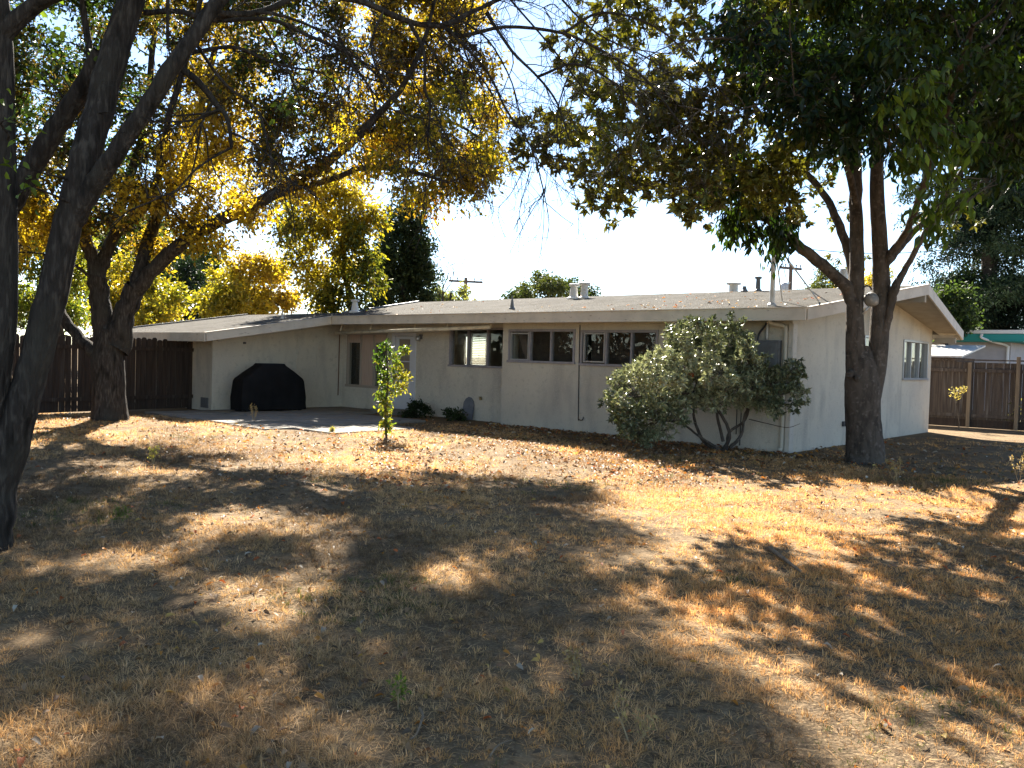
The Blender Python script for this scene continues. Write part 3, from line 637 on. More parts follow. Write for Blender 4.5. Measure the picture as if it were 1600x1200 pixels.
lt_poly = [(-160, -380), (330, -420), (620, -400), (725, -300), (745, -60), (765, 110), (775, 230), (750, 300), (690, 330), (620, 290), (560, 250), (485, 300), (405, 325), (345, 385), (260, 400), (120, 400), (-160, 420)]
yb = lambda P: np.clip((P[:, 0] / P[:, 1] + .38) * 1.5, -.35, .30) + np.clip((6.5 - P[:, 2]) * .03, -.1, .12)
palL = palette([GREEN, OLIVE, BRN, (.13, .11, .02), AMB, YEL, (.42, .29, .025), YEL], .55, 3, .2, yb)
for i, c in enumerate([at(x, y, Y) for x, y, Y in ((450, -70, 18), (540, -90, 17.6), (610, -60, 18), (660, -80, 17.8), (690, -150, 18), (590, -230, 18), (700, -240, 18))] + poly_clumps([(p[0], max(p[1], -25)) for p in lt_poly], 42, Db - 2.8, Db + 2.4, 21, .84, 1) + poly_clumps([(p[0], min(p[1], -20)) for p in lt_poly], 42, Db - 2.8, Db + 2.4, 29, .60, 1)):
    T.clump(c, (.62, .62, .48), 18, 34, .12, 'spray', palL, width=.5, leaf_spread=.10, tw=.005)
palYL = palette([(.17, .17, .022), (.36, .30, .028), (.60, .47, .04), (.66, .45, .035), (.50, .25, .025)], .9, 33, .25)
for c in poly_clumps([(505, 215), (560, 175), (640, 165), (735, 130), (780, 220), (775, 300), (735, 330), (690, 345), (640, 320), (580, 285), (530, 250)], 33, Db - 3.4, Db - 1.0, 27, .95):
    T.clump(c, (.38, .38, .42), 12, 13, .115, 'droop', palYL, 'yellow_foliage', width=.48, leaf_spread=.09, tw=.004)
T.finish(M_LEAF, names={'yellow_foliage': 'yellow_foliage'}, mats={'yellow_foliage': M_LEAFY})

# ---------------------------------------------------------------- near left tree: several leaning stems close to the camera
nb = at(-28, 860, 6.4); nb[2] = -.05
T = Plant('leaning_tree', 'dark multi-stemmed leaning tree closest to the camera at the far left', 'tree', nb, M_BARK, seed=5)
def px(l, Y): return [at(a, b_, Y + dy) for a, b_, dy in l]
T.limb([nb] + px([(-2, 760, 0), (28, 660, 0), (58, 555, 0), (84, 445, 0), (108, 345, 0), (130, 262, 0), (152, 178, .1), (176, 92, .2), (206, -5, .3), (240, -110, .4), (285, -260, .6)], 6.5), [.20, .135, .125, .115, .108, .105, .105, .108, .105, .095, .08, .05], 12, 5, .012)
T.limb(px([(116, 345, 0), (142, 296, -.05), (180, 240, -.1), (226, 172, -.1), (265, 112, -.1), (306, 52, 0), (350, -10, .1), (420, -90, .3), (520, -190, .6)], 6.5), [.075, .075, .07, .066, .062, .057, .054, .045, .03], 12, 5, .012)
T.limb([nb + np.array([-.35, .35, 0])] + px([(-70, 560, .3), (-28, 410, .3), (14, 325, .3), (48, 265, .3), (88, 200, .3), (128, 140, .25), (160, 85, .2)], 6.6), [.13, .085, .085, .082, .082, .08, .078, .075], 12, 5, .012)
T.limb([nb + np.array([-.22, .1, 0])] + px([(-18, 640, .1), (4, 500, .1), (6, 300, .1), (4, 120, .1), (-4, 0, .1), (-20, -150, .1)], 6.3), [.16, .115, .10, .085, .08, .08, .07], 12, 5, .012)
T.limb(px([(0, 60, .1), (60, 5, .1), (140, -30, 0), (240, -60, 0)], 6.3), [0.069, 0.060, 0.052, 0.034], 8, 4)
lt1 = T.limb(px([(330, 20, 0), (400, 20, .2), (470, -5, .4), (556, 0, .6), (634, 32, .8), (690, 40, 1), (745, 15, 1.2), (820, -20, 1.4)], 6.6), [.024, .024, .024, .026, .026, .024, .02, .014], 8, 5)
tw = [([(690, 40, 1), (720, 56, 1.1), (790, 42, 1.2), (880, 52, 1.3), (950, 85, 1.4), (1010, 125, 1.5), (1060, 190, 1.6)], .02), ([(640, 36, .8), (662, 80, .8), (664, 140, .8), (672, 165, .8), (668, 220, .8)], .018),
      ([(225, 20, .3), (280, 18, .3), (335, 32, .3), (420, 30, .4), (480, 55, .5), (560, 92, .6), (600, 130, .7)], .024), ([(270, 92, 0), (320, 78, .1), (372, 75, .2), (432, 100, .3), (500, 112, .4)], .018),
      ([(275, 100, 0), (310, 128, 0), (340, 165, .1), (355, 185, .1), (362, 230, .1)], .03), ([(300, 60, 0), (350, 130, .1), (400, 170, .2), (420, 230, .2), (430, 280, .3)], .014),
      ([(760, 20, 1.2), (800, 80, 1.2), (840, 120, 1.2), (870, 160, 1.3), (890, 220, 1.3)], .016), ([(840, 120, 1.2), (900, 100, 1.3), (960, 130, 1.4), (1010, 180, 1.5)], .014),
      ([(700, 46, 1), (760, 110, 1), (790, 170, 1.1), (830, 230, 1.1), (850, 300, 1.1)], .014), ([(330, 30, .1), (420, 20, .2), (520, 60, .3), (560, 120, .4)], .016), ([(262, -20, 0), (262, 60, 0), (264, 80, 0)], .016),
      ([(880, 52, 1.3), (940, 20, 1.4), (1020, 40, 1.5), (1090, 100, 1.6), (1150, 170, 1.7)], .014), ([(600, 15, .7), (580, 70, .6), (600, 130, .6), (640, 190, .6)], .012)]
ends = []
g = np.random.default_rng(31)
def sprout(P, r, lev, n, ln, down=.1):
    k = len(P)
    for _ in range(n):
        i = int(g.integers(max(1, k // 4), k)); p = P[i]; tdir = P[min(i + 1, k - 1)] - P[i - 1]; tdir = tdir / (np.linalg.norm(tdir) + 1e-9)
        d = tdir * .8 + g.normal(0, .6, 3) * np.array([1, .7, 1]) + np.array([0, 0, -down]); d /= np.linalg.norm(d)
        l = ln * g.uniform(.5, 1.2); q = [p]; dd = d
        for s_ in range(4):
            dd = dd + g.normal(0, .22, 3) + np.array([0, 0, -down * .6]); dd /= np.linalg.norm(dd); q.append(q[-1] + dd * l / 4)
        Q = spline(q, 2); T.tube(Q, np.linspace(r, r * .45, len(Q)), 4 if r < .006 else 5); ends.append(Q)
        if lev > 0: sprout(Q, max(r * .65, .0024), lev - 1, n - 1 if n > 3 else n, ln * .62, down)
for l, r in tw:
    P = T.limb(px(l, 6.6), [r, r * .45], 7, 4, .02); sprout(P, max(r * .36, .0042), 2, 5, .75)
sprout(lt1, .008, 2, 9, .8)
for l in ([(700, 20, 1.6), (760, 60, 1.6), (800, 130, 1.6), (815, 200, 1.6)], [(780, -20, 1.8), (850, 60, 1.8), (905, 130, 1.8), (960, 210, 1.8)], [(660, 60, 1.2), (710, 130, 1.2), (745, 200, 1.2)], [(860, -20, 1.6), (930, 50, 1.6), (1010, 90, 1.6), (1100, 150, 1.6)], [(520, 40, .7), (560, 110, .7), (610, 170, .7), (690, 190, .8)], [(400, 20, .5), (450, 110, .5), (480, 200, .5)], [(740, 0, 1.4), (725, 80, 1.4), (770, 150, 1.4), (780, 230, 1.4)], [(950, 0, 1.5), (900, 90, 1.5), (870, 180, 1.5), (880, 260, 1.5)]):
    P = T.limb(px(l, 6.6), [.011, .005], 6, 4, .02); sprout(P, .0038, 2, 5, .75)
for l in ([(850, 300, 1.1), (828, 335, 1.1), (808, 372, 1.1), (792, 405, 1.1)], [(848, 290, 1.1), (850, 340, 1.1), (846, 385, 1.1), (838, 425, 1.1)], [(830, 240, 1.1), (800, 300, 1.1), (778, 330, 1.1), (790, 375, 1.1)], [(845, 310, 1.1), (880, 340, 1.1), (896, 350, 1.1)], [(850, 300, 1.1), (858, 350, 1.1), (850, 390, 1.1)], [(880, 250, 1.2), (900, 310, 1.2), (905, 370, 1.2)], [(830, 260, 1.1), (812, 330, 1.1), (818, 360, 1.1)]):
    P = T.limb(px(l, 6.6), [.0045, .002], 4, 4, .0, False); sprout(P, .002, 0, 3, .28, .4)
palN = palette([(.07, .14, .02), (.13, .19, .02), (.10, .15, .02)], 1, 4)
for c in ((20, 165, 6), (30, 190, 6), (28, 260, 6), (35, 300, 6), (205, 115, 6.8), (195, 100, 6.8), (440, 160, 7), (90, 60, 6.9), (60, 110, 6.9), (100, 130, 7), (70, 30, 6.9), (440, 155, 7), (1195, 15, 7.3), (1240, 25, 7.3)):
    T.clump(at(*c), (.10, .08, .10), 3, 3, .075, 'spray', palN, width=.62, droop=.5, tw=.0025, big=True, node=False)
g3 = np.random.default_rng(33)  # limbs and leaf clumps added overhead, out of view, to cut the skylight
for x, y, z in ((-4, 4, 6.5), (-2.5, 3, 7), (-1, 2, 7.4), (-5, 1, 7), (-3, 0, 7.5), (0.5, 4, 7.2)):
    T.limb([np.array([-3.2, 6.4, 6.2]), np.array([(x - 3.2) / 2, (y + 6.4) / 2, 6.6]), np.array([x, y, z])], [.06, .04, .015], 6)
for i in range(70):
    x, y = g3.uniform(-9, 3), g3.uniform(-5, 8.2); T.clump(np.array([x, y, g3.uniform(6.0, 9) + max(0, y - 6) * .3]), (.85, .85, .5), 12, 15, .13, 'spray', palN, width=.6)
for x, y, Y in ((40, -120, 6.5), (150, -160, 7), (300, -220, 7), (420, -260, 7.5), (-60, -60, 6.4), (230, -330, 7), (540, -260, 7.6)):
    T.clump(at(x, y, Y), (.7, .7, .45), 12, 9, .08, 'spray', palN, width=.6, big=True)
T.finish(M_LEAF, curl=.2)

# ---------------------------------------------------------------- right tree at the house corner
rb = gat(1352, 722); Dr = rb[1]; rb[2] = -.05
T = Plant('avocado_tree', 'twin-stemmed tree with drooping dark green leaves at the house corner', 'tree', rb, M_BARK2, seed=8)
T.limb([rb, at(1352, 708, Dr), at(1350, 680, Dr), at(1348, 640, Dr), at(1347, 600, Dr), at(1347, 570, Dr), at(1349, 540, Dr)], [.35, .305, .285, .28, .275, .235, .10], 20, 5)
T.limb(px([(1347, 665, 0), (1343, 625, 0), (1338, 580, 0), (1336, 520, 0), (1335, 470, 0)], Dr), [.10, .165, .165, .148, .135], 14)
T.limb(px([(1336, 480, 0), (1322, 450, 0), (1292, 420, -.1), (1252, 388, -.2), (1205, 345, -.3), (1150, 296, -.4), (1095, 240, -.5), (1030, 190, -.4), (960, 140, -.2)], Dr), [0.118, 0.109, 0.097, 0.088, 0.076, 0.063, 0.057, 0.043, 0.019])
T.limb(px([(1337, 480, 0), (1340, 430, 0), (1339, 360, .1), (1337, 280, .1), (1338, 180, .2), (1350, 60, .3), (1360, -100, .4)], Dr), [0.122, 0.118, 0.109, 0.101, 0.084, 0.059, 0.028], 12)
T.limb(px([(1334, 440, .1), (1325, 390, .3), (1308, 345, .5), (1285, 300, .8), (1240, 250, 1.1), (1190, 180, 1.4), (1120, 90, 1.6), (1060, -40, 1.8)], Dr), [0.084, 0.080, 0.071, 0.063, 0.055, 0.048, 0.033, 0.019])
T.limb(px([(1352, 665, 0), (1359, 625, 0), (1370, 570, 0), (1375, 500, 0), (1377, 440, 0), (1374, 370, -.1), (1370, 290, -.2), (1374, 180, -.5), (1390, 40, -.9), (1400, -120, -1.2)], Dr), [.10, .165, .158, .15, .14, .122, .109, .084, .06, .03], 14)
T.limb(px([(1381, 520, -.1), (1392, 480, -.15), (1398, 450, -.2), (1412, 425, -.2), (1440, 375, -.3), (1475, 310, -.5), (1510, 200, -.9), (1540, 60, -1.2)], Dr), [0.071, 0.063, 0.071, 0.052, 0.048, 0.043, 0.033, 0.019])
T.limb(px([(1381, 415, 0), (1402, 392, .2), (1430, 360, .4), (1462, 330, .6), (1500, 270, .9), (1560, 180, 1.2)], Dr), [0.067, 0.059, 0.057, 0.048, 0.038, 0.019])
T.limb(px([(1376, 440, 0), (1392, 395, -.2), (1412, 370, -.4), (1440, 300, -1.2), (1470, 200, -2.2), (1500, 110, -3.4), (1520, 40, -4.2)], Dr), [0.059, 0.055, 0.057, 0.052, 0.048, 0.043, 0.028])
T.limb(px([(1340, 330, .1), (1320, 250, -.6), (1270, 160, -1.4), (1220, 70, -2), (1160, -30, -2.4)], Dr), [0.059, 0.057, 0.048, 0.033, 0.019])
T.limb(px([(1205, 345, -.3), (1130, 325, -.4), (1060, 295, -.4), (1000, 285, -.3), (930, 270, 0), (880, 260, .2)], Dr), [0.048, 0.043, 0.038, 0.028, 0.021, 0.011])
T.limb(px([(1030, 190, -.4), (960, 200, -.2), (890, 195, 0), (840, 170, .3)], Dr), [0.033, 0.027, 0.019, 0.011])
# knot and cut limb stubs on the trunk
for x, y, r, dy in ((1328, 585, .075, -.14), (1340, 592, .065, -.19)):
    c = at(x, y, Dr + dy); T.limb([c + np.array([.16, .16, .03]), c + np.array([.05, .05, .01]), c, c + np.array([-.035, -.045, 0]), c + np.array([-.045, -.06, 0])], [r, r * 1.1, r, r * .7, .004], 12, 3, .02, False)
palM = palette([(.022, .028, .010), (.042, .038, .016), (.07, .054, .022), (.07, .042, .022), (.13, .09, .025)], .8, 9, .24)
palG = palette([(.007, .018, .006), (.013, .028, .007), (.026, .046, .010), (.06, .095, .013)], .8, 10, .2)
mg = [(900, -300), (1270, -300), (1270, 200), (1240, 330), (1180, 350), (1110, 335), (1060, 322), (1000, 322), (950, 325), (900, 290), (860, 280), (825, 270), (800, 222), (862, 150), (905, 30), (920, -100)]
mg_lo = [(p[0], max(p[1], 110)) for p in mg]; mg_hi = [(p[0], min(p[1], 120)) for p in mg]
for c in poly_clumps(mg_lo, 34, Dr - 3.7, Dr - 1.3, 22, .70) + poly_clumps(mg_hi, 38, Dr - 3.0, Dr + .8, 28, .60):
    T.clump(c, (.42, .42, .34), 17, 16, .125, 'rosette', palM, 'crown', width=.42, droop=.12, leaf_spread=.05)
T.L['hang'] = ([], [], [], [])
hg = [(1090, 232), (1140, 215), (1190, 260), (1250, 330), (1262, 378), (1215, 395), (1190, 380), (1140, 370), (1110, 350), (1085, 290)]
for c in poly_clumps(hg, 34, Dr - 1.2, Dr - .2, 23, 1):
    T.clump(c, (.26, .26, .30), 11, 11, .17, 'droop', palG, 'hang', width=.36, droop=.7, big=True, leaf_spread=.05, node=False)
dk = [(1130, -330), (1780, -330), (1780, 230), (1640, 300), (1560, 290), (1500, 215), (1440, 230), (1400, 250), (1330, 210), (1270, 240), (1200, 180), (1150, 60)]
for c in poly_clumps(dk, 46, Dr - 4.6, Dr + 1.8, 24, .85, 2):
    T.clump(c, (.55, .55, .42), 15, 15, .16, 'droop', palG, 'hang', width=.40, droop=.45, leaf_spread=.08, big=False)
for i in range(60):  # more unseen clumps added above the lawn to block light from the sky
    x, y = g3.uniform(2.5, 10), g3.uniform(1.5, 9); T.clump(np.array([x, y, g3.uniform(5.2, 8.5) + .22 * max(0, y - 5)]), (.8, .8, .5), 13, 14, .17, 'droop', palG, 'hang', width=.40, droop=.45, leaf_spread=.1)
palH = palette([(.03, .055, .010), (.09, .14, .018), (.17, .22, .025)], 1.5, 19, .25)  # lighter green puts the missing sunlight into the hanging leaves' colour
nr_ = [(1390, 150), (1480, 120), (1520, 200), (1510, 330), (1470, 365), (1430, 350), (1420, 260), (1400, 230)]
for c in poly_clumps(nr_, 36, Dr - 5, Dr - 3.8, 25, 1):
    T.clump(c, (.18, .18, .22), 6, 7, .17, 'droop', palH, 'sun_tint', width=.38, droop=.6, big=False, leaf_spread=.05, node=False)
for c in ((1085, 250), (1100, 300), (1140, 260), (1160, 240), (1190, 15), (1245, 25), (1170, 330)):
    T.clump(at(c[0], c[1], Dr - 1.8), (.13, .13, .16), 6, 6, .17, 'droop', palH, 'sun_tint', width=.38, droop=.6, leaf_spread=.04, node=False)
for l in ([(1330, 110, -3.2), (1290, 125, -3.6), (1240, 130, -4), (1180, 115, -4.3), (1120, 125, -4.6)], [(1330, 110, -3.2), (1270, 150, -3.7), (1200, 160, -4.1), (1130, 175, -4.4), (1060, 165, -4.6)], [(1300, 90, -3.4), (1230, 80, -4), (1140, 60, -4.4), (1050, 70, -4.8), (980, 110, -5)]):
    P = T.limb(px(l, Dr), [.016, .005], 6, 4, .02); ends = []; g = np.random.default_rng(int(l[1][1])); sprout(P, .006, 2, 5, .55, .25)
T.clump(at(1200, 400, Dr - .5), (.15, .15, .35), 8, 6, .16, 'droop', palG, 'hang', width=.36, droop=.9, node=False)
for x, y in ((1290, 285), (1245, 300), (1270, 250), (1310, 330), (1225, 262), (1330, 400), (1300, 240), (1440, 350), (1480, 330), (1500, 345)):
    T.clump(at(x, y, Dr + .8), (.4, .4, .3), 8, 8, .12, 'rosette', palette([LIME, (.15, .16, .03), OLIVE], 1, 3), 'crown', width=.45, droop=.2)
T.finish(M_LEAFG, names={'hang': 'drooping_foliage', 'sun_tint': 'sun_tinted_leaves'}, mats={'crown': M_LEAFM})

# lamp wedged in the fork
lp = at(1362, 468, Dr - .12); lamp = empty('hanging_lamp', lp, 0, 'weathered pale metal lamp wedged in the fork of the twin-stemmed tree', 'lamp')
k = MB(); k.lathe((0, 0, 0), [(.03, -.12), (.085, -.09), (.115, -.03), (.12, .04), (.085, .075), (.035, .10)], 18); o = k.build('shade', mat('weathered_white', (.22, .21, .19), .5, .4, [(14, (.4, .36, .3), .5, .7)]), lamp, True); o.rotation_euler = (math.radians(60), math.radians(25), .3)
k = MB(); a = np.linspace(0, math.pi, 9); k.tube([(-.05 + .07 * math.cos(t) - .03, 0, .15 + .07 * math.sin(t)) for t in a], .014, 8); k.build('handle', M_DARKMETAL, lamp, True)
k = MB(); k.tube([(-.02, 0, -.1), (-.13, .02, -.24)], .02, 8); k.build('bracket', M_GALV, lamp, True)

# ---------------------------------------------------------------- large bush by the wall
bb_ = gat(1128, 704); bb_[2] = -.03; By = bb_[1]
T = Plant('rounded_bush', 'large rounded bush with glossy rosettes against the cream wall', 'bush', bb_, M_BARK2, seed=14)
for l, r in (([(1128, 704, 0), (1100, 690, .05), (1085, 655, .1), (1080, 620, .1), (1060, 580, .1)], .06), ([(1130, 704, 0), (1140, 680, -.1), (1128, 650, -.15), (1100, 620, -.3), (1050, 615, -.4), (990, 620, -.5)], .055),
             ([(1135, 704, 0), (1140, 675, .1), (1165, 655, .1), (1175, 610, .2), (1180, 560, .2)], .05), ([(1140, 700, 0), (1158, 680, 0), (1168, 640, -.1), (1210, 620, -.2), (1245, 610, -.2)], .05),
             ([(1120, 700, 0), (1090, 680, -.1), (1060, 660, -.3), (1010, 655, -.5), (975, 640, -.6)], .04), ([(1130, 690, 0), (1120, 640, .1), (1130, 580, .1), (1125, 530, .1)], .05), ([(1170, 655, 0), (1200, 662, -.1), (1230, 668, -.1), (1250, 662, -.1)], .014)):
    T.limb(px(l, By), [r * .65, r * .25], 8, 5)
palB = palette([(.055, .070, .032), (.12, .14, .068), (.22, .245, .13), (.38, .39, .24)], 1.2, 6, .25)
bp = [(948, 620), (965, 588), (1005, 572), (1025, 545), (1040, 518), (1075, 503), (1110, 508), (1142, 494), (1160, 515), (1175, 545), (1205, 575), (1225, 550), (1240, 568), (1258, 625), (1265, 632), (1240, 640), (1200, 640), (1150, 628), (1110, 640), (1075, 650), (1045, 672), (1020, 692), (980, 682), (950, 655), (940, 635)]
for c in poly_clumps(bp, 15, By - 1.35, By + .25, 26, .95):
    T.clump(c, (.19, .19, .16), 13, 15, .085, 'rosette', palB, width=.42, droop=-.1, leaf_spread=.03, tw=.003)
palF = palette([(.30, .035, .012), (.34, .08, .02)], 2, 2)
for x, y in ((1081, 584), (1122, 588)):
    T.clump(at(x, y, By - 1.05), (.04, .04, .04), 2, 5, .045, 'rosette', palF, 'blossom', width=.6, droop=0, leaf_spread=.02, tw=.002, node=False)
T.finish(M_LEAFB)

# sapling, wall shrubs, corner shrub
sb = gat(604, 685); sb[2] = -.02
T = Plant('sapling', 'slender young tree with lime leaves standing at the patio edge', 'sapling', sb, M_BARK2, seed=15)
T.limb([sb] + px([(602, 640, 0), (606, 600, 0), (604, 560, 0), (605, 540, 0)], sb[1]), [.025, .02, .016, .012, .006], 7)
palS = palette([(.03, .065, .012), (.075, .13, .018), (.16, .20, .025), (.26, .23, .03)], 2.0, 5, .3, lambda P: np.clip((1.0 - P[:, 2]) * .35, -.3, .3))
for x, y, r in ((604, 545, .14), (615, 560, .17), (596, 572, .16), (610, 585, .17), (622, 592, .13), (632, 590, .12), (600, 605, .17), (615, 612, .15), (630, 607, .12), (605, 628, .13), (595, 618, .12), (606, 645, .11), (620, 575, .13), (598, 588, .14), (603, 660, .12), (606, 671, .10), (599, 668, .08), (600, 635, .13), (590, 560, .06), (634, 548, .06)):
    T.clump(at(x, y, sb[1]), (r, r, r), 11, 7, .075, 'spray', palS, width=.46, droop=.35, tw=.0025, leaf_spread=.03, big=True)
T.finish(M_LEAF, curl=.25)
def small_shrub(label, px_, py_, clumps, pal, L_, seed, cat='shrub', lm=M_LEAFG, name='low_shrub', nt=9, nl=7):
    c0 = gat(px_, py_); c0[2] = -.02; T = Plant(name, label, cat, c0, M_BARK2, seed=seed)
    T.limb([c0, c0 + np.array([0, 0, .1]), c0 + np.array([.02, 0, .25])], [.02, .015, .008], 6)
    for x, y, r in clumps: T.clump(at(x, y, c0[1] - .05), (r, r * .8, r), nt, nl, L_, 'spray', pal, width=.45, droop=.2, tw=.003, leaf_spread=.04)
    return T.finish(lm)
palW = palette([(.02, .035, .012), (.035, .06, .018), (.06, .075, .03)], 2, 3)
small_shrub('low dark shrub on the soil bed just right of the white door', 655, 652, ((640, 645, .18), (655, 638, .25), (668, 645, .18), (650, 650, .2), (630, 650, .1), (645, 634, .14), (662, 638, .18)), palW, .085, 41, nt=16, nl=10)
small_shrub('smallest dark shrub next to the leaning grey slab', 711, 657, ((703, 652, .13), (718, 648, .16), (722, 655, .1), (700, 645, .08), (712, 650, .13)), palW, .085, 42, nt=14, nl=9)
small_shrub('pale leggy shrub growing along the right fence edge', 1597, 672, ((1590, 650, .3), (1600, 630, .35), (1612, 650, .4), (1585, 662, .2)), palette([(.14, .15, .05), (.25, .24, .09), (.3, .27, .12)], 2, 3), .09, 43, lm=M_LEAF)
small_shrub('small weed with flat yellow top against the right fence', 1498, 672, ((1497, 612, .14), (1505, 610, .12), (1490, 613, .1)), palette([(.4, .3, .12), (.3, .26, .1)], 2, 3), .06, 44, cat='weed', lm=M_LEAF, name='tall_weed')

# grey board leaning on the wall
pb = to_world(BX - .12, 8.42); sl_ = empty('leaning_slab', pb, HROT, 'rounded grey stone slab leaning on the wall under the wide window', 'slab')
k = MB(); pol = [(0, -.18, 0), (0, .18, 0), (0, .18, .42), (0, .12, .52), (0, .03, .57), (0, -.06, .55), (0, -.14, .47), (0, -.18, .38)]
k.prism(pol, (.045, 0, 0)); o = k.build('slab', mat('slate_grey', (.17, .175, .19), .85, .2, [(7, (.12, .125, .135), .4, .7)], (20, .4)), sl_, bevel=.006); o.rotation_euler = (0, math.radians(10), 0)

# dry weeds standing in the lawn
M_STALK = mat('dry_stalk', (.36, .27, .15), .9, .1)
def weed(label, px_, py_, h, n, seed, green=False):
    c0 = gat(px_, py_); c0[2] = hgt(c0[0], c0[1]) - .01; g_ = np.random.default_rng(seed); T = Plant('dry_weed', label, 'weed', c0, M_STALK, seed=seed)
    pal = palette([(.38, .29, .14), (.45, .36, .2), (.3, .2, .1)] if not green else [(.10, .16, .03), (.22, .26, .05), (.4, .36, .06)], 3, 2)
    for i in range(n):
        d = np.array([g_.normal(0, .28), g_.normal(0, .28), 1]); hh = h * g_.uniform(.6, 1)
        P = T.limb([c0, c0 + d * hh * .5 + g_.normal(0, .01, 3), c0 + d * hh + g_.normal(0, .03, 3) * hh * 2], [.004, .002], 4, 4, .01)
        for t in (.55, .75, .95): T.clump(P[int(t * (len(P) - 1))] + g_.normal(0, .015, 3), (.03, .03, .03), 4, 3, .028, 'spray', pal, width=.4, tw=.0012, droop=.1, leaf_spread=.012)
    T.finish(M_LEAF)
weed('dry branching weed rising from the shade in front of the twin-stemmed tree', 1400, 752, .42, 5, 51)
weed('straw coloured weed stalk in front of the covered barbecue', 397, 660, .46, 4, 52)
weed('tall dry weed at the right edge of the lawn by the corner shade', 1592, 757, .6, 3, 53)
weed('short pale weed near the bottom centre of the lawn', 902, 1060, .12, 3, 54)
weed('thin upright straw weed low in the foreground', 985, 1160, .20, 2, 55)
weed('greenish weed with yellow tips in the foreground grass', 622, 1110, .12, 3, 56, True)
weed('green tuft of weed in the shaded lawn before the left tree', 190, 815, .12, 7, 57, True)
weed('upright weed between the thick left tree and the patio', 240, 722, .26, 5, 58, True)
weed('green weed growing in the sunny patio joint', 518, 676, .10, 8, 59, True)

# fallen sticks
def stick(label, pts, r, seed):
    P = [gat(*p) for p in pts]; P = [np.array([p[0], p[1], hgt(p[0], p[1]) + .025 + .01 * (i % 2)]) for i, p in enumerate(P)]
    k = MB(); k.tube(spline(P, 4), np.linspace(r, r * .5, 4 * (len(P) - 1) + 1), 6); o = k.build('fallen_stick', M_POSTW, None, True); tag(o, label, 'stick')
stick('bent fallen stick lying in the foreground grass', [(655, 1118), (660, 1135), (650, 1160), (640, 1172)], .007, 1)
stick('thin fallen twig near the bottom right of the centre weed', [(765, 1195), (778, 1180), (800, 1166)], .005, 2)
stick('dark fallen branch on the sunny lawn left of the right foreground shade', [(1202, 862), (1222, 880), (1250, 900)], .022, 3)
stick('pale fallen stick across the mid lawn below the sapling', [(610, 735), (640, 740), (668, 742)], .010, 4)

# ---------------------------------------------------------------- trees beyond the house and fences
def far_tree(name, label, base_px, Y, trunk_top, poly, sp, dep, pal, L_, rad, nt, nl, seed, bark=M_BARK, mode='spray', lm=M_LEAF, tr=.16, keep=1., droop=.3, layers=1, width=.5, wood=True):
    b_ = at(base_px, 560, Y); b_[2] = -.05; T = Plant(name, label, 'tree', b_, bark, group='trees beyond the house', seed=seed)
    t1 = at(trunk_top[0], trunk_top[1], Y)
    T.limb([b_, b_ + (t1 - b_) * .35 + np.array([.1, 0, 0]), b_ + (t1 - b_) * .7 - np.array([.1, .1, 0]), t1], [tr, tr * .8, tr * .55, tr * .25], 9, 5)
    for c in poly_clumps(poly, sp, Y - dep, Y + dep, seed, keep, layers): T.clump(c, rad, int(nt * 1.3), int(nl * 1.9), L_ * 1.1, mode, pal, width=width, droop=droop, leaf_spread=L_ * .8, tw=.008, wood=wood)
    return T.finish(lm)
palY = palette([(.09, .11, .016), (.19, .18, .02), (.33, .26, .024), (.36, .24, .022)], .4, 12, .2)
palY2 = palette([(.06, .08, .014), (.13, .125, .018), (.24, .21, .02), (.38, .30, .024), (.33, .25, .022)], .9, 13, .28)
palDG = palette([(.008, .017, .009), (.014, .028, .012), (.026, .042, .016)], .5, 14)
palMG = palette([(.03, .052, .014), (.055, .08, .02), (.085, .10, .03)], .4, 15)
far_tree('yellow_tree', 'loose yellow and green tree hanging over the wing roof vent', 555, 27, (540, 310), [(425, 350), (440, 305), (500, 270), (585, 290), (600, 350), (590, 420), (600, 460), (575, 480), (510, 485), (470, 470), (460, 420), (445, 400)], 26, 1.6, palY2, .15, (.6, .6, .55), 13, 12, 61, droop=.5)
far_tree('golden_tree', 'rounded golden tree beyond the left wing roof', 395, 40, (400, 430), [(305, 480), (320, 440), (370, 415), (410, 405), (450, 430), (470, 470), (460, 495), (310, 495)], 22, 2.2, palY, .2, (.8, .8, .7), 16, 13, 62)
far_tree('golden_tree', 'broad golden bush-like tree between the two trunk limbs at left', 235, 36, (240, 450), [(150, 500), (170, 440), (215, 400), (260, 430), (290, 470), (280, 510), (160, 520)], 24, 2, palY, .2, (.8, .8, .7), 14, 13, 63)
far_tree('dark_evergreen', 'tall dense dark evergreen behind the golden leaves at the roof ridge', 630, 36, (632, 335), [(580, 482), (588, 400), (600, 350), (622, 318), (648, 335), (666, 370), (676, 420), (674, 482)], 20, 1.3, palDG, .17, (.55, .55, .75), 20, 14, 64, lm=M_LEAFD, droop=-.3, wood=False)
far_tree('dark_evergreen', 'dark bluish evergreen half hidden behind the golden trees at left', 285, 48, (288, 420), [(262, 500), (265, 430), (285, 400), (310, 425), (318, 500)], 18, 1.5, palDG, .2, (.8, .8, .9), 16, 12, 65, lm=M_LEAFD, droop=-.2, wood=False)
far_tree('pale_green_tree', 'pale olive tree with bare twigs on top by the single-arm utility pole', 705, 46, (705, 455), [(668, 478), (680, 460), (710, 450), (745, 462), (752, 478)], 14, 1.5, palette([(.13, .15, .05), (.22, .23, .08)], .5, 3), .16, (.6, .6, .5), 14, 11, 66)
far_tree('rounded_green_tree', 'rounded mid green tree behind the paired roof vents', 862, 52, (862, 440), [(790, 478), (812, 452), (835, 436), (868, 432), (895, 442), (918, 445), (935, 470), (930, 480)], 15, 2.4, palMG, .2, (.75, .75, .6), 18, 13, 67, lm=M_LEAFD)
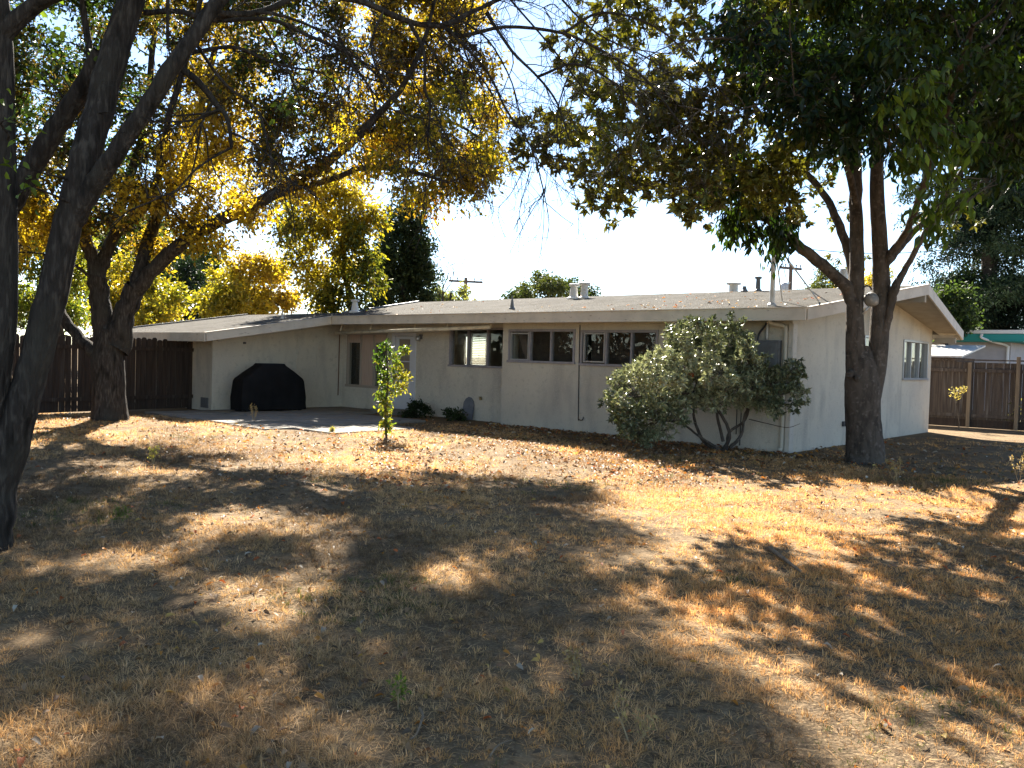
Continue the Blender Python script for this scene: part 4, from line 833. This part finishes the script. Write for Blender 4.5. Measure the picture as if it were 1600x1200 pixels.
far_tree('distant_tree', 'distant dull green tree behind the transformer pole and mast brace', 1290, 60, (1290, 425), [(1262, 460), (1275, 430), (1300, 412), (1328, 425), (1335, 460)], 15, 2.4, palMG, .22, (.8, .8, .7), 13, 11, 68, lm=M_LEAFD, keep=.8)
far_tree('golden_shrub_tree', 'small yellow-green tree peeking between the right trunk stems', 1355, 40, (1355, 440), [(1310, 470), (1330, 440), (1380, 425), (1400, 450), (1395, 475)], 16, 1.5, palY, .17, (.6, .6, .5), 10, 10, 69)
far_tree('green_shrub_tree', 'yellow-green leafy tree in front of the dark redwood', 1478, 33, (1480, 475), [(1455, 520), (1460, 470), (1485, 450), (1515, 470), (1520, 520)], 15, 1.2, palMG, .16, (.5, .5, .5), 14, 12, 70, lm=M_LEAF)
far_tree('mixed_green_tree', 'green and yellow tree over the fence left of the thick trunk', 90, 27, (95, 400), [(-60, 520), (-60, 300), (30, 270), (100, 320), (140, 380), (150, 440), (135, 510)], 34, 1.8, palette([GREEN, (.09, .13, .025), LIME, (.36, .33, .04)], .5, 17, .25), .15, (.7, .7, .6), 15, 12, 71)
far_tree('backdrop_tree', 'mid green tree filling the gap beyond the left wing roof', 195, 56, (200, 360), [(60, 500), (80, 380), (150, 340), (250, 340), (330, 390), (380, 430), (380, 500)], 26, 3, palMG, .3, (1.3, 1.3, 1.1), 16, 12, 72, lm=M_LEAFD)
# redwood at right with drooping tiers
RY = 44; rwb = at(1545, 560, RY); rwb[2] = -.05
T = Plant('redwood_tree', 'huge dark redwood with drooping tiers beyond the turquoise trim', 'tree', rwb, M_BARK, group='trees beyond the house', seed=75)
T.limb([rwb, at(1546, 450, RY), at(1544, 300, RY), at(1540, 100, RY), at(1536, -60, RY)], [.42, .38, .32, .24, .14], 12, 6)
g2 = np.random.default_rng(76)
for i in range(150):
    y = g2.uniform(60, 545); a = g2.uniform(0, 6.28); ln = g2.uniform(2.0, 4.6) * (1.0 if y > 200 else .8); p = at(1545, y, RY); d = np.array([math.cos(a), math.sin(a), 0])
    P = T.limb([p, p + d * ln * .5 + np.array([0, 0, .1]), p + d * ln + np.array([0, 0, -.5])], [.05, .015], 5, 4, .01, False)
    for t in (.3, .5, .72, .95):
        q = P[int(t * (len(P) - 1))]; T.nodes.append(q); T.nr.append(.02)
        T.clump(q + np.array([0, 0, -.15]), (.85, .85, .35), 9, 24, .24, 'spray', palDG, width=.32, droop=.5, tw=.008, leaf_spread=.25, wood=False, node=False)
T.finish(M_LEAFD)
# bare twiggy crown
b_ = at(693, 560, 44); b_[2] = 0; T = Plant('bare_tree', 'leafless small tree against the sky left of the utility pole', 'tree', b_, M_BARK, group='trees beyond the house', seed=77)
T.limb([b_, at(692, 480, 44), at(692, 440, 44), at(690, 418, 44)], [.09, .06, .03, .012], 6); g = np.random.default_rng(9); ends = []
for l in ([(692, 470, 0), (680, 445, 0), (676, 425, 0)], [(692, 460, 0), (706, 440, 0), (711, 420, 0)], [(692, 450, 0), (700, 430, 0), (698, 415, 0)]):
    P = T.limb(px(l, 44), [.03, .010], 5); sprout(P, .012, 1, 5, .8, -.2)
T.finish()

# dense hedge added out of view at left to darken the window reflections
hb = np.array([-19, 9., 0]); T = Plant('reflection_hedge', 'tall dense dark hedge added unseen beyond the left fence to darken the window reflections', 'hedge', hb, M_BARK, seed=95); g2 = np.random.default_rng(96)
for i in range(7):
    y = -3 + 4 * i; T.limb([np.array([-19, y, 0]), np.array([-19.1, y + .2, 3]), np.array([-19, y, 6.])], [.16, .12, .05], 7)
    for j in range(34): T.clump(np.array([-19 + g2.uniform(-.9, .9), y + g2.uniform(-2, 2), g2.uniform(.4, 9)]), (.9, 1.1, .9), 11, 18, .34, 'spray', palDG, width=.7, wood=False, node=False, leaf_spread=.3)
T.finish(M_LEAFD)

# ---------------------------------------------------------------- grass blades and leaf litter
def scatter(n, ymin, ymax, pw, seed, half=.72):
    g_ = np.random.default_rng(seed); u = g_.uniform(0, 1, n); e_ = 2 - pw
    Y = (ymin ** e_ + u * (ymax ** e_ - ymin ** e_)) ** (1 / e_); X = g_.uniform(-half, half, n) * Y + g_.normal(0, .3, n)
    return X, Y, g_
NT, NB = 46000, 16
X, Y, g_ = scatter(NT, 2.3, 19.5, 1.3, 81)
P3 = np.c_[X, Y, np.zeros(NT)]
dens = vnoise(P3, 1.1, 5) * .45 + vnoise(P3, 3.4, 6) * .55
hx, hy = to_house(X, Y)
ok = ~in_house(X, Y) & ~on_patio(X, Y) & (g_.uniform(0, 1, NT) < .30 + .9 * dens) & ~((hx > -1.0) & (hy < 10.4) & (g_.uniform(0, 1, NT) < .8))
X, Y, dens = X[ok], Y[ok], dens[ok]; nt_ = len(X)
sc_t = (np.clip(Y, 3, 19) / 4) ** .6; hb_ = .036 * g_.uniform(.55, 1.45, nt_) * (.6 + .8 * dens); pg = palette([(.17, .128, .085), (.34, .255, .15), (.50, .375, .21), (.62, .48, .29), (.50, .34, .16)], 1.3, 82, .22)
Ct = pg(np.c_[X, Y, 0 * X], g_)
left = np.clip((-.5 - X) / 3, 0, 1) * np.clip((13 - Y) / 4, 0, 1)          # left side: greyer straw, its colour also darkened for the tree shade
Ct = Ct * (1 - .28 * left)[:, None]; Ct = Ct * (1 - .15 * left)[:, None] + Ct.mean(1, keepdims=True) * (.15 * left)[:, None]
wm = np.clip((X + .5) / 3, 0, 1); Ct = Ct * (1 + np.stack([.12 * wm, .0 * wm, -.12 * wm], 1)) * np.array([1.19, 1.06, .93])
gm = (vnoise(np.c_[X, Y, 0 * X], 1.7, 83) > .96) & (g_.uniform(0, 1, nt_) < .25); Ct[gm] = np.array([.12, .14, .04]) * g_.uniform(.6, 1.2, (gm.sum(), 1))
rep = lambda a_: np.repeat(a_, NB, 0)
n = nt_ * NB; sc = rep(sc_t); a = g_.uniform(0, 6.283, n); rad_ = np.abs(g_.normal(0, .022, n)) * sc ** 1.25; out = np.c_[np.cos(a), np.sin(a), np.zeros(n)]
X = rep(X) + out[:, 0] * rad_; Y = rep(Y) + out[:, 1] * rad_
H = rep(hb_) * g_.uniform(.45, 1.35, n) * (1 + .25 * (sc - 1)); Wd = .0030 * sc * g_.uniform(.7, 1.3, n)
lean = np.abs(g_.normal(.35, .35, n)) + rad_ * 14; fl = g_.uniform(0, 1, n) < .22; lean[fl] += 1.6; bd = out + g_.normal(0, .5, (n, 3)) * np.array([1, 1, 0]); a2 = g_.uniform(0, 6.283, n); sd = np.c_[np.cos(a2), np.sin(a2), np.zeros(n)]
B = np.c_[X, Y, hgt(X, Y) - .004]
mid_ = B + bd * (H * lean * .35)[:, None] + np.array([0, 0, 1]) * (H * .6 / (1 + .3 * lean))[:, None]; tip = B + bd * (H * lean * 1.1)[:, None] + np.array([0, 0, 1]) * (H * np.clip(1.1 - lean * .4, .2, 1))[:, None]
V = np.stack([B - sd * Wd[:, None] / 2, B + sd * Wd[:, None] / 2, mid_ + sd * Wd[:, None] * .4, mid_ - sd * Wd[:, None] * .4, tip], 1)
Tt = np.array([[0, 1, 2], [0, 2, 3], [3, 2, 4]]); Fc = (np.arange(n)[:, None, None] * 5 + Tt[None]).reshape(-1, 3)
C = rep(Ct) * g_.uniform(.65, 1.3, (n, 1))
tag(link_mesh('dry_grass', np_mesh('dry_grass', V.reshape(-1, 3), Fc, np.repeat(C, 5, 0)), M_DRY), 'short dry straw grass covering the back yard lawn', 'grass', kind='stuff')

n = 7500; X, Y, g_ = scatter(n, 2.6, 18, .95, 91)
n2 = 2600; X2, Y2 = [], []
n2 = 3200
for _ in range(n2):
    p = gat(g_.uniform(560, 1120), g_.uniform(655, 760)); X2.append(p[0]); Y2.append(p[1])
for _ in range(900):
    p = to_world(-abs(g_.normal(0, .35)) - .05, g_.uniform(-.5, 7)); X2.append(p[0]); Y2.append(p[1])
for cx, cy, r_ in ((5.86, 13.98, .7), (3.8, 15.0, .9), (-8.8, 18.4, .9)):
    for _ in range(160): X2.append(cx + g_.normal(0, r_)); Y2.append(cy + g_.normal(0, r_) - .2)
X = np.r_[X, X2]; Y = np.r_[Y, Y2]; P3 = np.c_[X, Y, 0 * X]
ok = ~in_house(X, Y) & (~on_patio(X, Y) | (g_.uniform(0, 1, len(X)) < .12)) & (g_.uniform(0, 1, len(X)) < .25 + 1.0 * vnoise(P3, .9, 92)); X, Y = X[ok], Y[ok]; n = len(X)
a = g_.uniform(0, 6.283, n); D = np.c_[np.cos(a), np.sin(a), g_.normal(.0, .22, n)]; Nn = np.c_[g_.normal(0, .45, n), g_.normal(0, .45, n), np.ones(n)]
P = np.c_[X, Y, hgt(X, Y) + g_.uniform(.012, .04, n) + .02 * on_patio(X, Y)]
V, Fc, k_ = leaves_mesh(P, D, Nn, g_.uniform(.022, .06, n) * np.clip(Y / 8, 1, 1.7), .55, .32, True, .35)
pl = np.array([(.42, .36, .27), (.55, .50, .40), (.30, .19, .10), (.20, .12, .07), (.48, .22, .05), (.40, .12, .04), (.12, .09, .06), (.50, .34, .10)]); ci = g_.choice(8, n, p=[.10, .03, .24, .22, .12, .07, .16, .06])
C = pl[ci] * g_.uniform(.7, 1.2, (n, 1))
tag(link_mesh('fallen_leaves', np_mesh('fallen_leaves', V, Fc, np.repeat(C, k_, 0)), M_LITTER), 'curled pale brown and orange fallen leaves scattered over the lawn', 'leaf litter', kind='stuff')
# dead leaves lying on the roof
n = 120; yy = g_.uniform(-.3, 13, n); xx = np.where(g_.uniform(0, 1, n) < .6, g_.uniform(-.6, 1.5, n), g_.uniform(-.6, 4, n)); yy = np.where(g_.uniform(0, 1, n) < .55, yy * .3, yy)
P = np.array([to_world(x, y, zroof(x) + .01) for x, y in zip(xx, yy)]); a = g_.uniform(0, 6.283, n)
V, Fc, k_ = leaves_mesh(P, np.c_[np.cos(a), np.sin(a), g_.normal(0, .15, n)], np.c_[g_.normal(0, .3, n), g_.normal(0, .3, n), np.ones(n)], g_.uniform(.05, .11, n), .5, .25, True, .3)
tag(link_mesh('roof_leaf_litter', np_mesh('roof_leaf_litter', V, Fc, np.repeat(pl[g_.choice(8, n)], k_, 0)), M_LITTER), 'dead leaves scattered on the gravel roof', 'leaf litter', kind='stuff')
